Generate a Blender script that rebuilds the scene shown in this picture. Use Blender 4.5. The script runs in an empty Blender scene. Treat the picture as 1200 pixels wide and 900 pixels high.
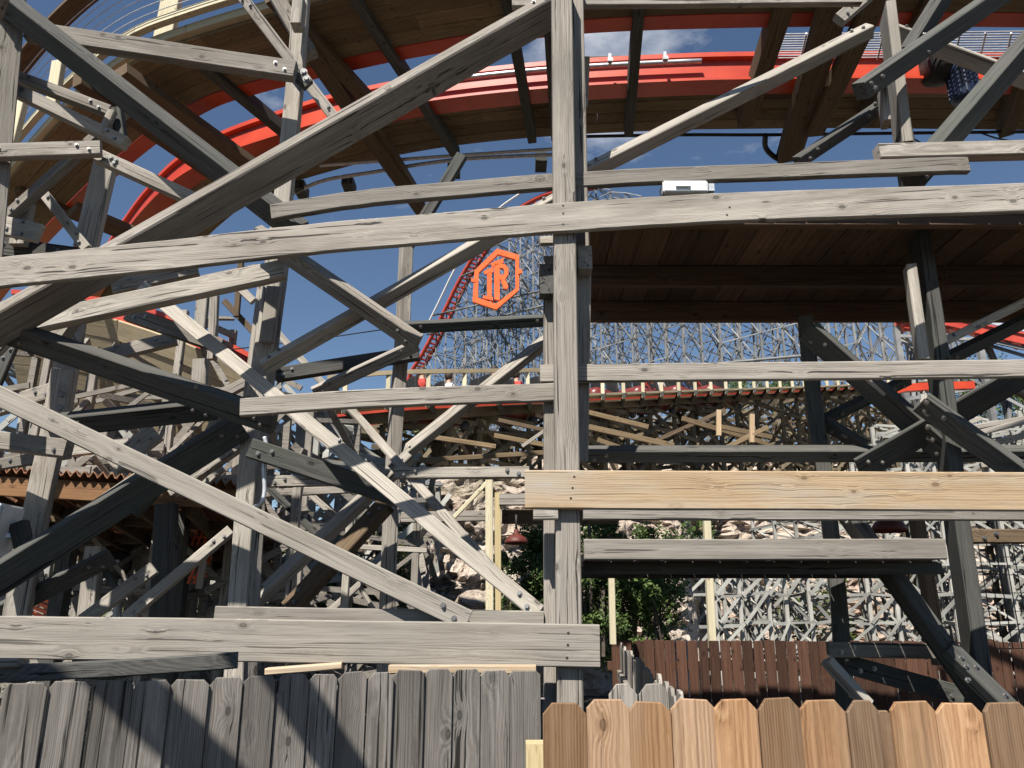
import bpy, bmesh, math, random
from mathutils import Vector, Matrix, noise
random.seed(7)
R = math.radians
S = bpy.context.scene
COL = S.collection

# ------------------------------------------------------------------ camera, sky, sun
EYE = 1.65
PITCH = R(16.0)
F = 900.0
cam = bpy.data.objects.new('camera', bpy.data.cameras.new('camera'))
COL.objects.link(cam)
cam.location = (0, 0, EYE)
cam.rotation_euler = (R(90) + PITCH, 0, 0)
cam.data.sensor_width = 36
cam.data.lens = 27
cam.data.clip_start = 0.05
cam.data.clip_end = 3000
S.camera = cam
S.view_settings.view_transform = 'Standard'
S.view_settings.look = 'None'
S.view_settings.exposure = 0.85
S.view_settings.gamma = 1.0
S.render.engine = 'CYCLES'
S.cycles.max_bounces = 5
S.cycles.diffuse_bounces = 1
S.cycles.use_denoising = True

SUN_EL, SUN_AZ = R(53), R(24)          # high, behind the camera and a little to its left
SUNV = Vector((-math.sin(SUN_AZ) * math.cos(SUN_EL), -math.cos(SUN_AZ) * math.cos(SUN_EL), math.sin(SUN_EL)))
W = bpy.data.worlds.new('World')
S.world = W
W.use_nodes = True
nt = W.node_tree
for n in list(nt.nodes):
    nt.nodes.remove(n)
wo = nt.nodes.new('ShaderNodeOutputWorld')
bg = nt.nodes.new('ShaderNodeBackground')
sky = nt.nodes.new('ShaderNodeTexSky')
sky.sky_type = 'NISHITA'
sky.sun_disc = False
sky.sun_elevation = SUN_EL
sky.sun_rotation = math.atan2(SUNV.x, SUNV.y)
sky.air_density = 1.0
sky.dust_density = 0.1
sky.ozone_density = 3.0
sky.altitude = 300
bg.inputs['Strength'].default_value = 0.057
tc = nt.nodes.new('ShaderNodeTexCoord')
mp = nt.nodes.new('ShaderNodeMapping')
mp.inputs['Location'].default_value = (0.55, 0.1, 0.3)
mp.inputs['Scale'].default_value = (1.6, 1.6, 3.6)
cn = nt.nodes.new('ShaderNodeTexNoise')
cn.inputs['Scale'].default_value = 2.2
cn.inputs['Detail'].default_value = 9
cn.inputs['Roughness'].default_value = 0.62
cr = nt.nodes.new('ShaderNodeValToRGB')
cr.color_ramp.elements[0].position = 0.60
cr.color_ramp.elements[0].color = (0, 0, 0, 1)
cr.color_ramp.elements[1].position = 0.85
cr.color_ramp.elements[1].color = (0.75, 0.75, 0.75, 1)
mx = nt.nodes.new('ShaderNodeMix')
mx.data_type = 'RGBA'
mx.inputs['B'].default_value = (9.0, 9.2, 9.6, 1)
nt.links.new(tc.outputs['Generated'], mp.inputs['Vector'])
nt.links.new(mp.outputs['Vector'], cn.inputs['Vector'])
cd = nt.nodes.new('ShaderNodeVectorMath')
cd.operation = 'DOT_PRODUCT'
cdir = Vector((0.135, 0.855, 0.70)).normalized()
cd.inputs[1].default_value = cdir
cm = nt.nodes.new('ShaderNodeMapRange')
cm.inputs['From Min'].default_value = 0.991
cm.inputs['From Max'].default_value = 0.9985
cm.inputs['To Min'].default_value = 0.0
cm.inputs['To Max'].default_value = 0.22
ca = nt.nodes.new('ShaderNodeMath')
nt.links.new(tc.outputs['Generated'], cd.inputs[0])
nt.links.new(cd.outputs['Value'], cm.inputs['Value'])
nt.links.new(cm.outputs['Result'], ca.inputs[0])
nt.links.new(cn.outputs['Fac'], ca.inputs[1])
nt.links.new(ca.outputs[0], cr.inputs['Fac'])
nt.links.new(cr.outputs['Color'], mx.inputs['Factor'])
nt.links.new(sky.outputs['Color'], mx.inputs['A'])
nt.links.new(mx.outputs['Result'], bg.inputs['Color'])
nt.links.new(bg.outputs['Background'], wo.inputs['Surface'])

sl = bpy.data.lights.new('sun', 'SUN')
sl.energy = 5.0
sl.angle = R(0.53)
sl.color = (1.0, 0.95, 0.87)
so = bpy.data.objects.new('sun', sl)
COL.objects.link(so)
so.rotation_euler = SUNV.to_track_quat('Z', 'Y').to_euler()

# ------------------------------------------------------------------ projection helpers (metres)
SP, CP = math.sin(PITCH), math.cos(PITCH)


def ray(px, py):
    u, v = (px - 600) / F, (450 - py) / F
    return Vector((u, CP - v * SP, SP + v * CP))


def P(px, py, y):
    """point seen at (px, py) of the 1200x900 photograph, y metres in front of the camera"""
    d = ray(px, py)
    return Vector((0, 0, EYE)) + d * (y / d.y)


def PZ(px, py, h):
    """point seen at (px, py) that lies h metres above eye level"""
    d = ray(px, py)
    return Vector((0, 0, EYE)) + d * (h / d.z)


def camdepth(p):
    return p.y * CP + (p.z - EYE) * SP


def up_at(y, py):
    """height z of image row py at distance y on the picture's centre column"""
    return P(600, py, y).z


# ------------------------------------------------------------------ object helpers
def link(name, me, parent=None, kind=None):
    o = bpy.data.objects.new(name, me)
    COL.objects.link(o)
    if parent is not None:
        o.parent = parent
        o.matrix_parent_inverse = parent.matrix_world.inverted()
    if kind:
        o['kind'] = kind
    return o


def thing(name, label, cat, loc=(0, 0, 0), group=None):
    o = bpy.data.objects.new(name, None)
    COL.objects.link(o)
    o.location = loc
    o.empty_display_size = 0.2
    o.matrix_world = Matrix.Translation(loc)
    o['label'] = label
    o['category'] = cat
    if group:
        o['group'] = group
    return o


def tag(o, label, cat, group=None):
    o['label'] = label
    o['category'] = cat
    if group:
        o['group'] = group
    return o


def child(name, me, parent, world=None):
    o = bpy.data.objects.new(name, me)
    COL.objects.link(o)
    o.parent = parent
    w = world if world is not None else Matrix.Identity(4)
    pw = parent['_w'] if '_w' in parent.keys() else None
    o.matrix_parent_inverse = world_of(parent).inverted()
    o.matrix_basis = w
    WORLD[o.name] = w
    return o


WORLD = {}


def world_of(o):
    if o.name in WORLD:
        return WORLD[o.name]
    return Matrix.Translation(o.location)


# ------------------------------------------------------------------ materials
def nodes(name):
    m = bpy.data.materials.new(name)
    m.use_nodes = True
    t = m.node_tree
    b = t.nodes['Principled BSDF']
    return m, t, b


def ramp(t, fac, stops):
    r = t.nodes.new('ShaderNodeValToRGB')
    e = r.color_ramp.elements
    while len(e) < len(stops):
        e.new(0.5)
    for el, (p, c) in zip(e, stops):
        el.position = p
        el.color = (c[0], c[1], c[2], 1) if not isinstance(c, (int, float)) else (c, c, c, 1)
    t.links.new(fac, r.inputs['Fac'])
    return r.outputs['Color']


def tex_noise(t, vec, scale, detail=4, rough=0.55, dist=0.0):
    n = t.nodes.new('ShaderNodeTexNoise')
    n.inputs['Scale'].default_value = scale
    n.inputs['Detail'].default_value = detail
    n.inputs['Roughness'].default_value = rough
    n.inputs['Distortion'].default_value = dist
    if vec is not None:
        t.links.new(vec, n.inputs['Vector'])
    return n.outputs['Fac']


def mapping(t, vec, scale, loc=(0, 0, 0)):
    m = t.nodes.new('ShaderNodeMapping')
    m.inputs['Scale'].default_value = scale
    m.inputs['Location'].default_value = loc
    t.links.new(vec, m.inputs['Vector'])
    return m.outputs['Vector']


def mixc(t, fac, a, b, mode='MIX'):
    m = t.nodes.new('ShaderNodeMix')
    m.data_type = 'RGBA'
    m.blend_type = mode
    for sock, v in (('Factor', fac), ('A', a), ('B', b)):
        if hasattr(v, 'is_output'):
            t.links.new(v, m.inputs[sock])
        elif isinstance(v, (int, float)):
            m.inputs[sock].default_value = v
        else:
            m.inputs[sock].default_value = (v[0], v[1], v[2], 1)
    return m.outputs['Result']


def math_n(t, op, a, b=0.0):
    m = t.nodes.new('ShaderNodeMath')
    m.operation = op
    for i, v in enumerate((a, b)):
        if hasattr(v, 'is_output'):
            t.links.new(v, m.inputs[i])
        else:
            m.inputs[i].default_value = v
    return m.outputs[0]


def wood(name, dark, mid, light, knots=0.8, crack=0.9, ring=58.0, var=0.35, stain=(0.1, 0.11, 0.09), stain_amt=0.35, rough=0.9, bump=0.5, alt=None):
    """timber whose grain runs along the piece's own X axis; every piece gets its own grain and tone"""
    m, t, b = nodes(name)
    tc = t.nodes.new('ShaderNodeTexCoord')
    oi = t.nodes.new('ShaderNodeObjectInfo')
    cx = t.nodes.new('ShaderNodeCombineXYZ')
    r1 = math_n(t, 'MULTIPLY', oi.outputs['Random'], 137.0)
    r2 = math_n(t, 'SUBTRACT', math_n(t, 'FRACT', math_n(t, 'MULTIPLY', oi.outputs['Random'], 71.3)), 0.5)
    r3 = math_n(t, 'FRACT', math_n(t, 'MULTIPLY', oi.outputs['Random'], 913.7))
    t.links.new(r1, cx.inputs[0])
    t.links.new(math_n(t, 'MULTIPLY', r2, 0.25), cx.inputs[1])
    t.links.new(math_n(t, 'ADD', math_n(t, 'MULTIPLY', r3, 0.18), 0.05), cx.inputs[2])
    add = t.nodes.new('ShaderNodeVectorMath')
    add.operation = 'ADD'
    t.links.new(tc.outputs['Object'], add.inputs[0])
    t.links.new(cx.outputs[0], add.inputs[1])
    v = add.outputs[0]
    # wander of the grain
    wn = t.nodes.new('ShaderNodeTexNoise')
    wn.inputs['Scale'].default_value = 1.0
    wn.inputs['Detail'].default_value = 2
    t.links.new(mapping(t, v, (0.9, 5, 5)), wn.inputs['Vector'])
    sub = t.nodes.new('ShaderNodeVectorMath')
    sub.operation = 'SUBTRACT'
    t.links.new(wn.outputs['Color'], sub.inputs[0])
    sub.inputs[1].default_value = (0.5, 0.5, 0.5)
    sc = t.nodes.new('ShaderNodeVectorMath')
    sc.operation = 'MULTIPLY'
    t.links.new(sub.outputs[0], sc.inputs[0])
    sc.inputs[1].default_value = (0.0, 0.026, 0.026)
    ad2 = t.nodes.new('ShaderNodeVectorMath')
    ad2.operation = 'ADD'
    t.links.new(v, ad2.inputs[0])
    t.links.new(sc.outputs[0], ad2.inputs[1])
    # knots
    vo = t.nodes.new('ShaderNodeTexVoronoi')
    vo.inputs['Scale'].default_value = 1.0
    t.links.new(mapping(t, v, (4.6, 8, 1.5)), vo.inputs['Vector'])
    kd = vo.outputs['Distance']
    knot = ramp(t, kd, [(0.0, 0.75), (0.055, 0.9), (0.085, 1.0), (0.10, 0.3), (0.2, 0.0)])
    sw = ramp(t, kd, [(0.0, 1.0), (0.12, 0.72), (0.3, 0.18), (0.5, 0.0)])
    kx = t.nodes.new('ShaderNodeCombineXYZ')
    t.links.new(math_n(t, 'MULTIPLY', sw, 0.014), kx.inputs[1])
    t.links.new(math_n(t, 'MULTIPLY', sw, 0.014), kx.inputs[2])
    ad3 = t.nodes.new('ShaderNodeVectorMath')
    ad3.operation = 'ADD'
    t.links.new(ad2.outputs[0], ad3.inputs[0])
    t.links.new(kx.outputs[0], ad3.inputs[1])
    gv = ad3.outputs[0]
    # annual rings
    wv = t.nodes.new('ShaderNodeTexWave')
    wv.wave_type = 'RINGS'
    wv.rings_direction = 'X'
    wv.inputs['Scale'].default_value = ring
    wv.inputs['Distortion'].default_value = 1.6
    wv.inputs['Detail'].default_value = 2.5
    wv.inputs['Detail Scale'].default_value = 0.6
    t.links.new(gv, wv.inputs['Vector'])
    rings = wv.outputs['Fac']
    fine = tex_noise(t, mapping(t, gv, (3.0, 210, 210)), 1.0, 5, 0.65)
    mid_n = tex_noise(t, mapping(t, gv, (1.2, 38, 38)), 1.0, 4, 0.6)
    blot = tex_noise(t, mapping(t, v, (1.1, 5, 5)), 1.0, 4, 0.6)
    f = math_n(t, 'ADD', math_n(t, 'MULTIPLY', rings, 0.13), math_n(t, 'MULTIPLY', fine, 0.52))
    f = math_n(t, 'ADD', f, math_n(t, 'MULTIPLY', mid_n, 0.40))
    col = ramp(t, f, [(0.30, dark), (0.52, mid), (0.74, light)])
    # tone of the piece
    if alt:
        col = mixc(t, math_n(t, 'FRACT', math_n(t, 'MULTIPLY', oi.outputs['Random'], 37.7)), col, mixc(t, 1.0, col, alt, 'MULTIPLY'))
    tone = math_n(t, 'ADD', 1.0 - var / 2, math_n(t, 'MULTIPLY', r3, var))
    col = mixc(t, 1.0, col, tone, 'MULTIPLY')
    cs = t.nodes.new('ShaderNodeCombineXYZ')
    st = ramp(t, blot, [(0.46, 0.0), (0.72, 1.0)])
    col = mixc(t, math_n(t, 'MULTIPLY', st, stain_amt), col, stain)
    col = mixc(t, math_n(t, 'MULTIPLY', knot, knots), col, [c * 0.45 for c in dark])
    ck = tex_noise(t, mapping(t, gv, (0.9, 55, 55), (3, 7, 1)), 1.0, 3, 0.5)
    ckm = ramp(t, ck, [(0.34, 1.0), (0.385, 0.0)])
    col = mixc(t, math_n(t, 'MULTIPLY', ckm, crack), col, [c * 0.3 for c in dark])
    t.links.new(col, b.inputs['Base Color'])
    b.inputs['Roughness'].default_value = rough
    b.inputs['Specular IOR Level'].default_value = 0.25
    bp = t.nodes.new('ShaderNodeBump')
    bp.inputs['Strength'].default_value = bump
    bp.inputs['Distance'].default_value = 0.004
    h = math_n(t, 'SUBTRACT', f, math_n(t, 'MULTIPLY', ckm, 0.9))
    t.links.new(h, bp.inputs['Height'])
    t.links.new(bp.outputs['Normal'], b.inputs['Normal'])
    return m


def plain(name, c1, c2, scale=4.0, rough=0.7, metal=0.0, bump=0.0, spec=0.4, ns=(1, 1, 1), pos=(0.35, 0.68)):
    m, t, b = nodes(name)
    tc = t.nodes.new('ShaderNodeTexCoord')
    n = tex_noise(t, mapping(t, tc.outputs['Object'], ns), scale, 6, 0.6)
    t.links.new(ramp(t, n, [(pos[0], c1), (pos[1], c2)]), b.inputs['Base Color'])
    b.inputs['Roughness'].default_value = rough
    b.inputs['Metallic'].default_value = metal
    b.inputs['Specular IOR Level'].default_value = spec
    if bump:
        bp = t.nodes.new('ShaderNodeBump')
        bp.inputs['Strength'].default_value = bump
        bp.inputs['Distance'].default_value = 0.02
        t.links.new(n, bp.inputs['Height'])
        t.links.new(bp.outputs['Normal'], b.inputs['Normal'])
    return m


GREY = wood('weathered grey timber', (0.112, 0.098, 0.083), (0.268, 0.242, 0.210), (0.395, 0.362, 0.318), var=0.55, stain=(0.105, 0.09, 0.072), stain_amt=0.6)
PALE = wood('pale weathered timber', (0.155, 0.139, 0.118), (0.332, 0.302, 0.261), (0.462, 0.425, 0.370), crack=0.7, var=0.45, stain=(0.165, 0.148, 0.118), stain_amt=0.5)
SHADEW = wood('shade darkened timber', (0.032, 0.032, 0.03), (0.074, 0.072, 0.066), (0.125, 0.12, 0.11), stain=(0.06, 0.075, 0.062), stain_amt=0.5)  # darker copy of the grey timber, with shade put into its colour
BROWN = wood('brown treated timber', (0.05, 0.034, 0.021), (0.115, 0.08, 0.05), (0.18, 0.13, 0.085), crack=0.4, stain=(0.08, 0.06, 0.04))
GOLD = wood('golden brown walkway plank', (0.085, 0.058, 0.032), (0.185, 0.132, 0.076), (0.27, 0.2, 0.12), crack=0.3, var=0.5, stain=(0.1, 0.07, 0.042))
DECKW = wood('reddish brown deck timber', (0.05, 0.031, 0.02), (0.11, 0.068, 0.044), (0.17, 0.11, 0.072), crack=0.4, var=0.7, stain=(0.06, 0.045, 0.035))
FRESH = wood('fresh sawn pine', (0.24, 0.155, 0.085), (0.43, 0.31, 0.19), (0.56, 0.43, 0.28), crack=0.25, stain=(0.36, 0.33, 0.285), stain_amt=0.85, ring=30)
YELLOW = wood('yellow new pine', (0.27, 0.205, 0.10), (0.42, 0.335, 0.185), (0.52, 0.435, 0.265), crack=0.1, stain=(0.42, 0.36, 0.22))
CREAM = wood('cream new pine', (0.36, 0.31, 0.2), (0.55, 0.49, 0.34), (0.66, 0.6, 0.44), crack=0.1, stain=(0.45, 0.4, 0.3))
FGREY = wood('grey fence cedar', (0.062, 0.056, 0.049), (0.158, 0.144, 0.129), (0.26, 0.24, 0.215), var=0.65, crack=1.0, stain=(0.06, 0.053, 0.046), stain_amt=0.6)
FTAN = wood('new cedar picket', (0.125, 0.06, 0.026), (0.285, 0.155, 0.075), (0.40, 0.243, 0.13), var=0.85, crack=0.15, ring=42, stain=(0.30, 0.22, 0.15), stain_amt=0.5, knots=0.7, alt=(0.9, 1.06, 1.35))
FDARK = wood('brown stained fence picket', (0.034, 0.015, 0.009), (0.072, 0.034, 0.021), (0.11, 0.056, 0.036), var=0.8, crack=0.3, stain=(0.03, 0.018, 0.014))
TANB = wood('tan plywood', (0.26, 0.2, 0.12), (0.38, 0.31, 0.2), (0.46, 0.38, 0.26), crack=0.1, knots=0.1)
FARG = plain('far grey timber', (0.19, 0.185, 0.17), (0.38, 0.375, 0.34), 0.9, 0.9)
FARB = plain('far brown timber', (0.06, 0.046, 0.03), (0.21, 0.165, 0.105), 0.7, 0.9)
FARP = plain('sun bleached far timber', (0.26, 0.25, 0.225), (0.50, 0.485, 0.435), 0.9, 0.9)
FARL = plain('far lattice timber', (0.085, 0.086, 0.09), (0.27, 0.27, 0.265), 0.5, 0.9)
ORANGE = plain('orange painted steel', (0.43, 0.036, 0.012), (0.56, 0.06, 0.018), 1.6, 0.42, spec=0.5)
RED = plain('faded red paint', (0.36, 0.035, 0.022), (0.50, 0.065, 0.035), 2.0, 0.5)
SIGNM = plain('orange sign paint', (0.72, 0.12, 0.03), (0.80, 0.155, 0.045), 0.8, 0.5)
MAROON = plain('maroon car paint', (0.10, 0.018, 0.015), (0.17, 0.03, 0.025), 2.0, 0.35, spec=0.5)
STEEL = plain('galvanised steel', (0.45, 0.46, 0.48), (0.66, 0.67, 0.69), 12.0, 0.4, 0.45)
BOLTM = plain('bolt steel', (0.16, 0.155, 0.15), (0.36, 0.35, 0.33), 30.0, 0.45, 0.8)
NAILM = plain('rusty nail head', (0.03, 0.022, 0.018), (0.06, 0.045, 0.035), 40.0, 0.6, 0.3)
BLACK = plain('black rubber', (0.012, 0.012, 0.013), (0.03, 0.03, 0.03), 6.0, 0.6)
BLUE = plain('dark blue enamel', (0.012, 0.02, 0.05), (0.025, 0.04, 0.085), 6.0, 0.35)
BOXM = plain('light grey enclosure paint', (0.55, 0.56, 0.55), (0.68, 0.69, 0.68), 10.0, 0.45)
WHITE = plain('white paint', (0.68, 0.68, 0.66), (0.8, 0.8, 0.78), 5.0, 0.5)
PLAST = plain('orange barrier plastic', (0.75, 0.11, 0.03), (0.85, 0.17, 0.05), 5.0, 0.5)
RUST = plain('rusted lamp enamel', (0.07, 0.014, 0.010), (0.13, 0.028, 0.02), 14.0, 0.55)
RUSTW = wood('rust stained fascia board', (0.13, 0.065, 0.03), (0.27, 0.145, 0.07), (0.36, 0.21, 0.11), crack=0.3, stain=(0.12, 0.06, 0.035), stain_amt=0.6)
TIN = plain('weathered corrugated tin', (0.2, 0.09, 0.045), (0.38, 0.2, 0.11), 2.5, 0.65, ns=(1, 6, 1))
TRUNK = plain('shrub bark', (0.05, 0.038, 0.028), (0.11, 0.09, 0.07), 12.0, 0.9)
SKIN = plain('skin', (0.45, 0.26, 0.18), (0.52, 0.32, 0.23), 6.0, 0.55)
HAIR = plain('dark hair', (0.018, 0.012, 0.009), (0.04, 0.027, 0.02), 20.0, 0.6)
SHIRT_R = plain('red shirt cloth', (0.38, 0.04, 0.035), (0.5, 0.07, 0.05), 8.0, 0.85)
SHIRT_W = plain('white shirt cloth', (0.6, 0.6, 0.6), (0.72, 0.72, 0.72), 8.0, 0.85)
SHIRT_B = plain('blue shirt cloth', (0.06, 0.1, 0.25), (0.09, 0.15, 0.33), 8.0, 0.85)


def leaf_mat(name, a, b_, c):
    m, t, b = nodes(name)
    gi = t.nodes.new('ShaderNodeNewGeometry')
    t.links.new(ramp(t, gi.outputs['Random Per Island'], [(0.0, a), (0.5, b_), (1.0, c)]), b.inputs['Base Color'])
    b.inputs['Roughness'].default_value = 0.65
    b.inputs['Specular IOR Level'].default_value = 0.25
    return m


LEAF_D = leaf_mat('dark cedar leaf', (0.03, 0.052, 0.014), (0.062, 0.10, 0.026), (0.10, 0.145, 0.042))
LEAF_M = leaf_mat('mid green leaf', (0.04, 0.07, 0.018), (0.075, 0.125, 0.03), (0.12, 0.17, 0.05))
LEAF_O = leaf_mat('olive leaf', (0.05, 0.06, 0.022), (0.095, 0.11, 0.04), (0.14, 0.15, 0.06))


def rock_mat():
    m, t, b = nodes('pale limestone')
    tc = t.nodes.new('ShaderNodeTexCoord')
    v = tc.outputs['Object']
    n1 = tex_noise(t, mapping(t, v, (1, 1, 1.6)), 0.9, 8, 0.65)
    n2 = tex_noise(t, mapping(t, v, (1, 1, 2.2)), 0.13, 5, 0.6)
    n3 = tex_noise(t, mapping(t, v, (1, 1, 1.5)), 6.5, 7, 0.72)
    col = ramp(t, n1, [(0.26, (0.24, 0.17, 0.125)), (0.40, (0.47, 0.375, 0.30)), (0.60, (0.64, 0.545, 0.455)), (0.8, (0.72, 0.65, 0.57))])
    pk = ramp(t, n2, [(0.52, 0.0), (0.66, 1.0)])
    col = mixc(t, math_n(t, 'MULTIPLY', pk, 0.4), col, (0.52, 0.32, 0.23))
    gr = ramp(t, tex_noise(t, v, 0.22, 6, 0.7), [(0.56, 0.0), (0.64, 1.0)])
    col = mixc(t, math_n(t, 'MULTIPLY', gr, 0.6), col, (0.12, 0.115, 0.05))
    dk = ramp(t, n3, [(0.38, 1.0), (0.46, 0.0)])
    col = mixc(t, math_n(t, 'MULTIPLY', dk, 0.7), col, (0.05, 0.036, 0.026))
    t.links.new(col, b.inputs['Base Color'])
    b.inputs['Roughness'].default_value = 0.95
    bp = t.nodes.new('ShaderNodeBump')
    bp.inputs['Strength'].default_value = 1.0
    bp.inputs['Distance'].default_value = 0.25
    t.links.new(math_n(t, 'ADD', n1, math_n(t, 'MULTIPLY', n3, 0.5)), bp.inputs['Height'])
    t.links.new(bp.outputs['Normal'], b.inputs['Normal'])
    return m


ROCK = rock_mat()
SOIL = plain('dry soil and gravel', (0.03, 0.024, 0.018), (0.075, 0.062, 0.048), 3.0, 0.95, bump=0.6)
SCRUB = plain('scrub covered slope', (0.05, 0.06, 0.022), (0.16, 0.15, 0.075), 0.9, 0.95, bump=0.8)


# ------------------------------------------------------------------ mesh builders
def mesh_from(bm, name, mat, smooth=False):
    me = bpy.data.meshes.new(name)
    bm.to_mesh(me)
    bm.free()
    me.materials.append(mat)
    if smooth:
        for p in me.polygons:
            p.use_smooth = True
    return me


def sweep(path, frames, w, t, mat, name, ch=0.006, jit=0.0, origin=None):
    """chamfered plank section (w across, t deep behind the front face) along a path; frames: list of (up, normal)"""
    bm = bmesh.new()
    ch = min(ch, w * 0.2, t * 0.2)
    prof = [(-w / 2 + ch, 0), (w / 2 - ch, 0), (w / 2, -ch), (w / 2, -t + ch), (w / 2 - ch, -t), (-w / 2 + ch, -t), (-w / 2, -t + ch), (-w / 2, -ch)]
    rings = []
    for i, (p, (u, n)) in enumerate(zip(path, frames)):
        ju, jn = random.uniform(-jit, jit), random.uniform(-jit, jit)
        rings.append([bm.verts.new(p + u * (a + ju) + n * (b + jn)) for a, b in prof])
    for a, b in zip(rings, rings[1:]):
        for k in range(8):
            k2 = (k + 1) % 8
            bm.faces.new((a[k], a[k2], b[k2], b[k]))
    bm.faces.new(list(reversed(rings[0])))
    bm.faces.new(rings[-1])
    bmesh.ops.recalc_face_normals(bm, faces=bm.faces)
    return mesh_from(bm, name, mat)


def frame_for(axis, n):
    n = Vector(n)
    n = n - axis * n.dot(axis)
    if n.length < 0.05:
        n = Vector((0, 0, 1)) - axis * axis.z
    n.normalize()
    u = n.cross(axis)
    u.normalize()
    return u, n


def timber(name, pts, w, t, mat, parent, n=(0, -1, 0), ch=0.006, jit=0.0015):
    """a timber along world points; its local X runs along it; returns the object"""
    p0, p1 = pts[0], pts[-1]
    ax = (p1 - p0).normalized()
    u, nn = frame_for(ax, n)
    rot = Matrix((ax, u, nn)).transposed().to_4x4()
    mid = (p0 + p1) / 2
    Mw = Matrix.Translation(mid) @ rot
    inv = Mw.inverted()
    loc = [inv @ p for p in pts]
    if len(loc) == 2:
        L = (loc[1] - loc[0]).length
        k = max(2, min(7, int(L / 0.5) + 1))
        path = [loc[0].lerp(loc[1], i / (k - 1)) for i in range(k)]
    else:
        path = catmull(loc, 5)
    frames = []
    for i in range(len(path)):
        a = path[min(i + 1, len(path) - 1)] - path[max(i - 1, 0)]
        frames.append(frame_for(a.normalized(), (0, 0, 1)))
    me = sweep(path, frames, w, t, mat, name, ch, jit)
    return child(name, me, parent, Mw)


def catmull(pts, k):
    out = []
    n = len(pts)
    for i in range(n - 1):
        a, b, c, d = pts[max(i - 1, 0)], pts[i], pts[i + 1], pts[min(i + 2, n - 1)]
        for j in range(k):
            s = j / k
            out.append(0.5 * ((2 * b) + (c - a) * s + (2 * a - 5 * b + 4 * c - d) * s * s + (3 * b - a - 3 * c + d) * s ** 3))
    out.append(pts[-1].copy())
    return out


N0 = (0, -1, 0)


def shade_n(mid, ax):
    """the roll of a timber that turns its broad side away from the sun and still towards the viewer"""
    view = (Vector((0, 0, EYE)) - mid).normalized()
    u, n = frame_for(ax, view)
    best, bn = -9, n
    for k in range(-90, 91, 2):
        a = R(k)
        q = n * math.cos(a) + u * math.sin(a)
        v = q.dot(view)
        if q.dot(SUNV) <= -0.02 and v > best:
            best, bn = v, q
    return bn


def tb(parent, name, spec, w, t, mat=None, n=N0, **k):
    """timber from photo measurements: spec = [(px, py, distance), ...] of the front face's centre line, w = its width in photo pixels"""
    mat = mat or GREY
    pts = [P(*s) for s in spec]
    mid = (pts[0] + pts[-1]) / 2
    wm = w * camdepth(mid) / F
    ax = (pts[-1] - pts[0]).normalized()
    if n == 'shade':
        n = shade_n(mid, ax)
    u, nn = frame_for(ax, n)
    view = (mid - Vector((0, 0, EYE))).normalized()
    c = math.sqrt(max(0.0, 1 - (u.dot(view)) ** 2))
    wm /= max(0.8, c)
    if name == 'brace':
        wm *= 0.9
    o = timber(name, pts, wm, t, mat, parent, n, **k)
    if name in ('brace', 'beam') and len(pts) == 2 and mid.y < 6.6 and wm > 0.05:
        hl = (pts[1] - pts[0]).length / 2
        for sx in (-1, 1):
            for e in (0.07, 0.15):
                Mw = world_of(o) @ Matrix.Translation((sx * (hl - e), (e - 0.11) * wm * 4, 0.0008))
                child('bolt', bolt_mesh(0.011), o, Mw)
    return o


_bolt = {}


def bolt_mesh(r=0.016):
    if r in _bolt:
        return _bolt[r]
    bm = bmesh.new()
    for rad, z0, z1, seg in ((r * 1.5, 0.0, 0.004, 12), (r, 0.004, 0.016, 6)):
        a = [bm.verts.new((math.cos(i * 6.2832 / seg) * rad, math.sin(i * 6.2832 / seg) * rad, z0)) for i in range(seg)]
        b = [bm.verts.new((v.co.x * 0.94, v.co.y * 0.94, z1)) for v in a]
        for i in range(seg):
            bm.faces.new((a[i], a[(i + 1) % seg], b[(i + 1) % seg], b[i]))
        bm.faces.new(b)
    me = mesh_from(bm, 'bolt', BOLTM)
    _bolt[r] = me
    return me


def bolts(beam, fr, r=0.013, name='bolt', face='front', t=None):
    """bolts on a timber's front face at local (x, y) positions in metres from its middle"""
    for x, y in fr:
        Mw = world_of(beam) @ Matrix.Translation((x, y, 0.001))
        child(name, bolt_mesh(r), beam, Mw)


def nail_mesh():
    if 'nail' not in _bolt:
        bm = bmesh.new()
        a = [bm.verts.new((math.cos(i * 0.785) * 0.0075, math.sin(i * 0.785) * 0.0075, 0.0)) for i in range(8)]
        b = [bm.verts.new((v.co.x * 0.9, v.co.y * 0.9, 0.0018)) for v in a]
        for i in range(8):
            bm.faces.new((a[i], a[(i + 1) % 8], b[(i + 1) % 8], b[i]))
        bm.faces.new(b)
        _bolt['nail'] = mesh_from(bm, 'nail', NAILM)
    return _bolt['nail']


def bolt_at(beam, px, py, r=0.013, name='bolt'):
    Mw = world_of(beam)
    inv = Mw.inverted()
    o = inv @ Vector((0, 0, EYE))
    d = inv.to_3x3() @ ray(px, py)
    # nearest front surface: z of the mesh front at that x
    s = (0 - o.z) / d.z
    q = o + d * s
    best = min((v.co for v in beam.data.vertices), key=lambda c: abs(c.x - q.x) + (1 if c.z < -0.02 and False else 0))
    zf = max((v.co.z for v in beam.data.vertices if abs(v.co.x - best.x) < 0.02), default=0)
    s = (zf - o.z) / d.z
    q = o + d * s
    child(name, nail_mesh() if name == 'nail' else bolt_mesh(r), beam, Mw @ Matrix.Translation((q.x, q.y, zf - (0.0012 if name != 'nail' else 0.0005))))


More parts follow.
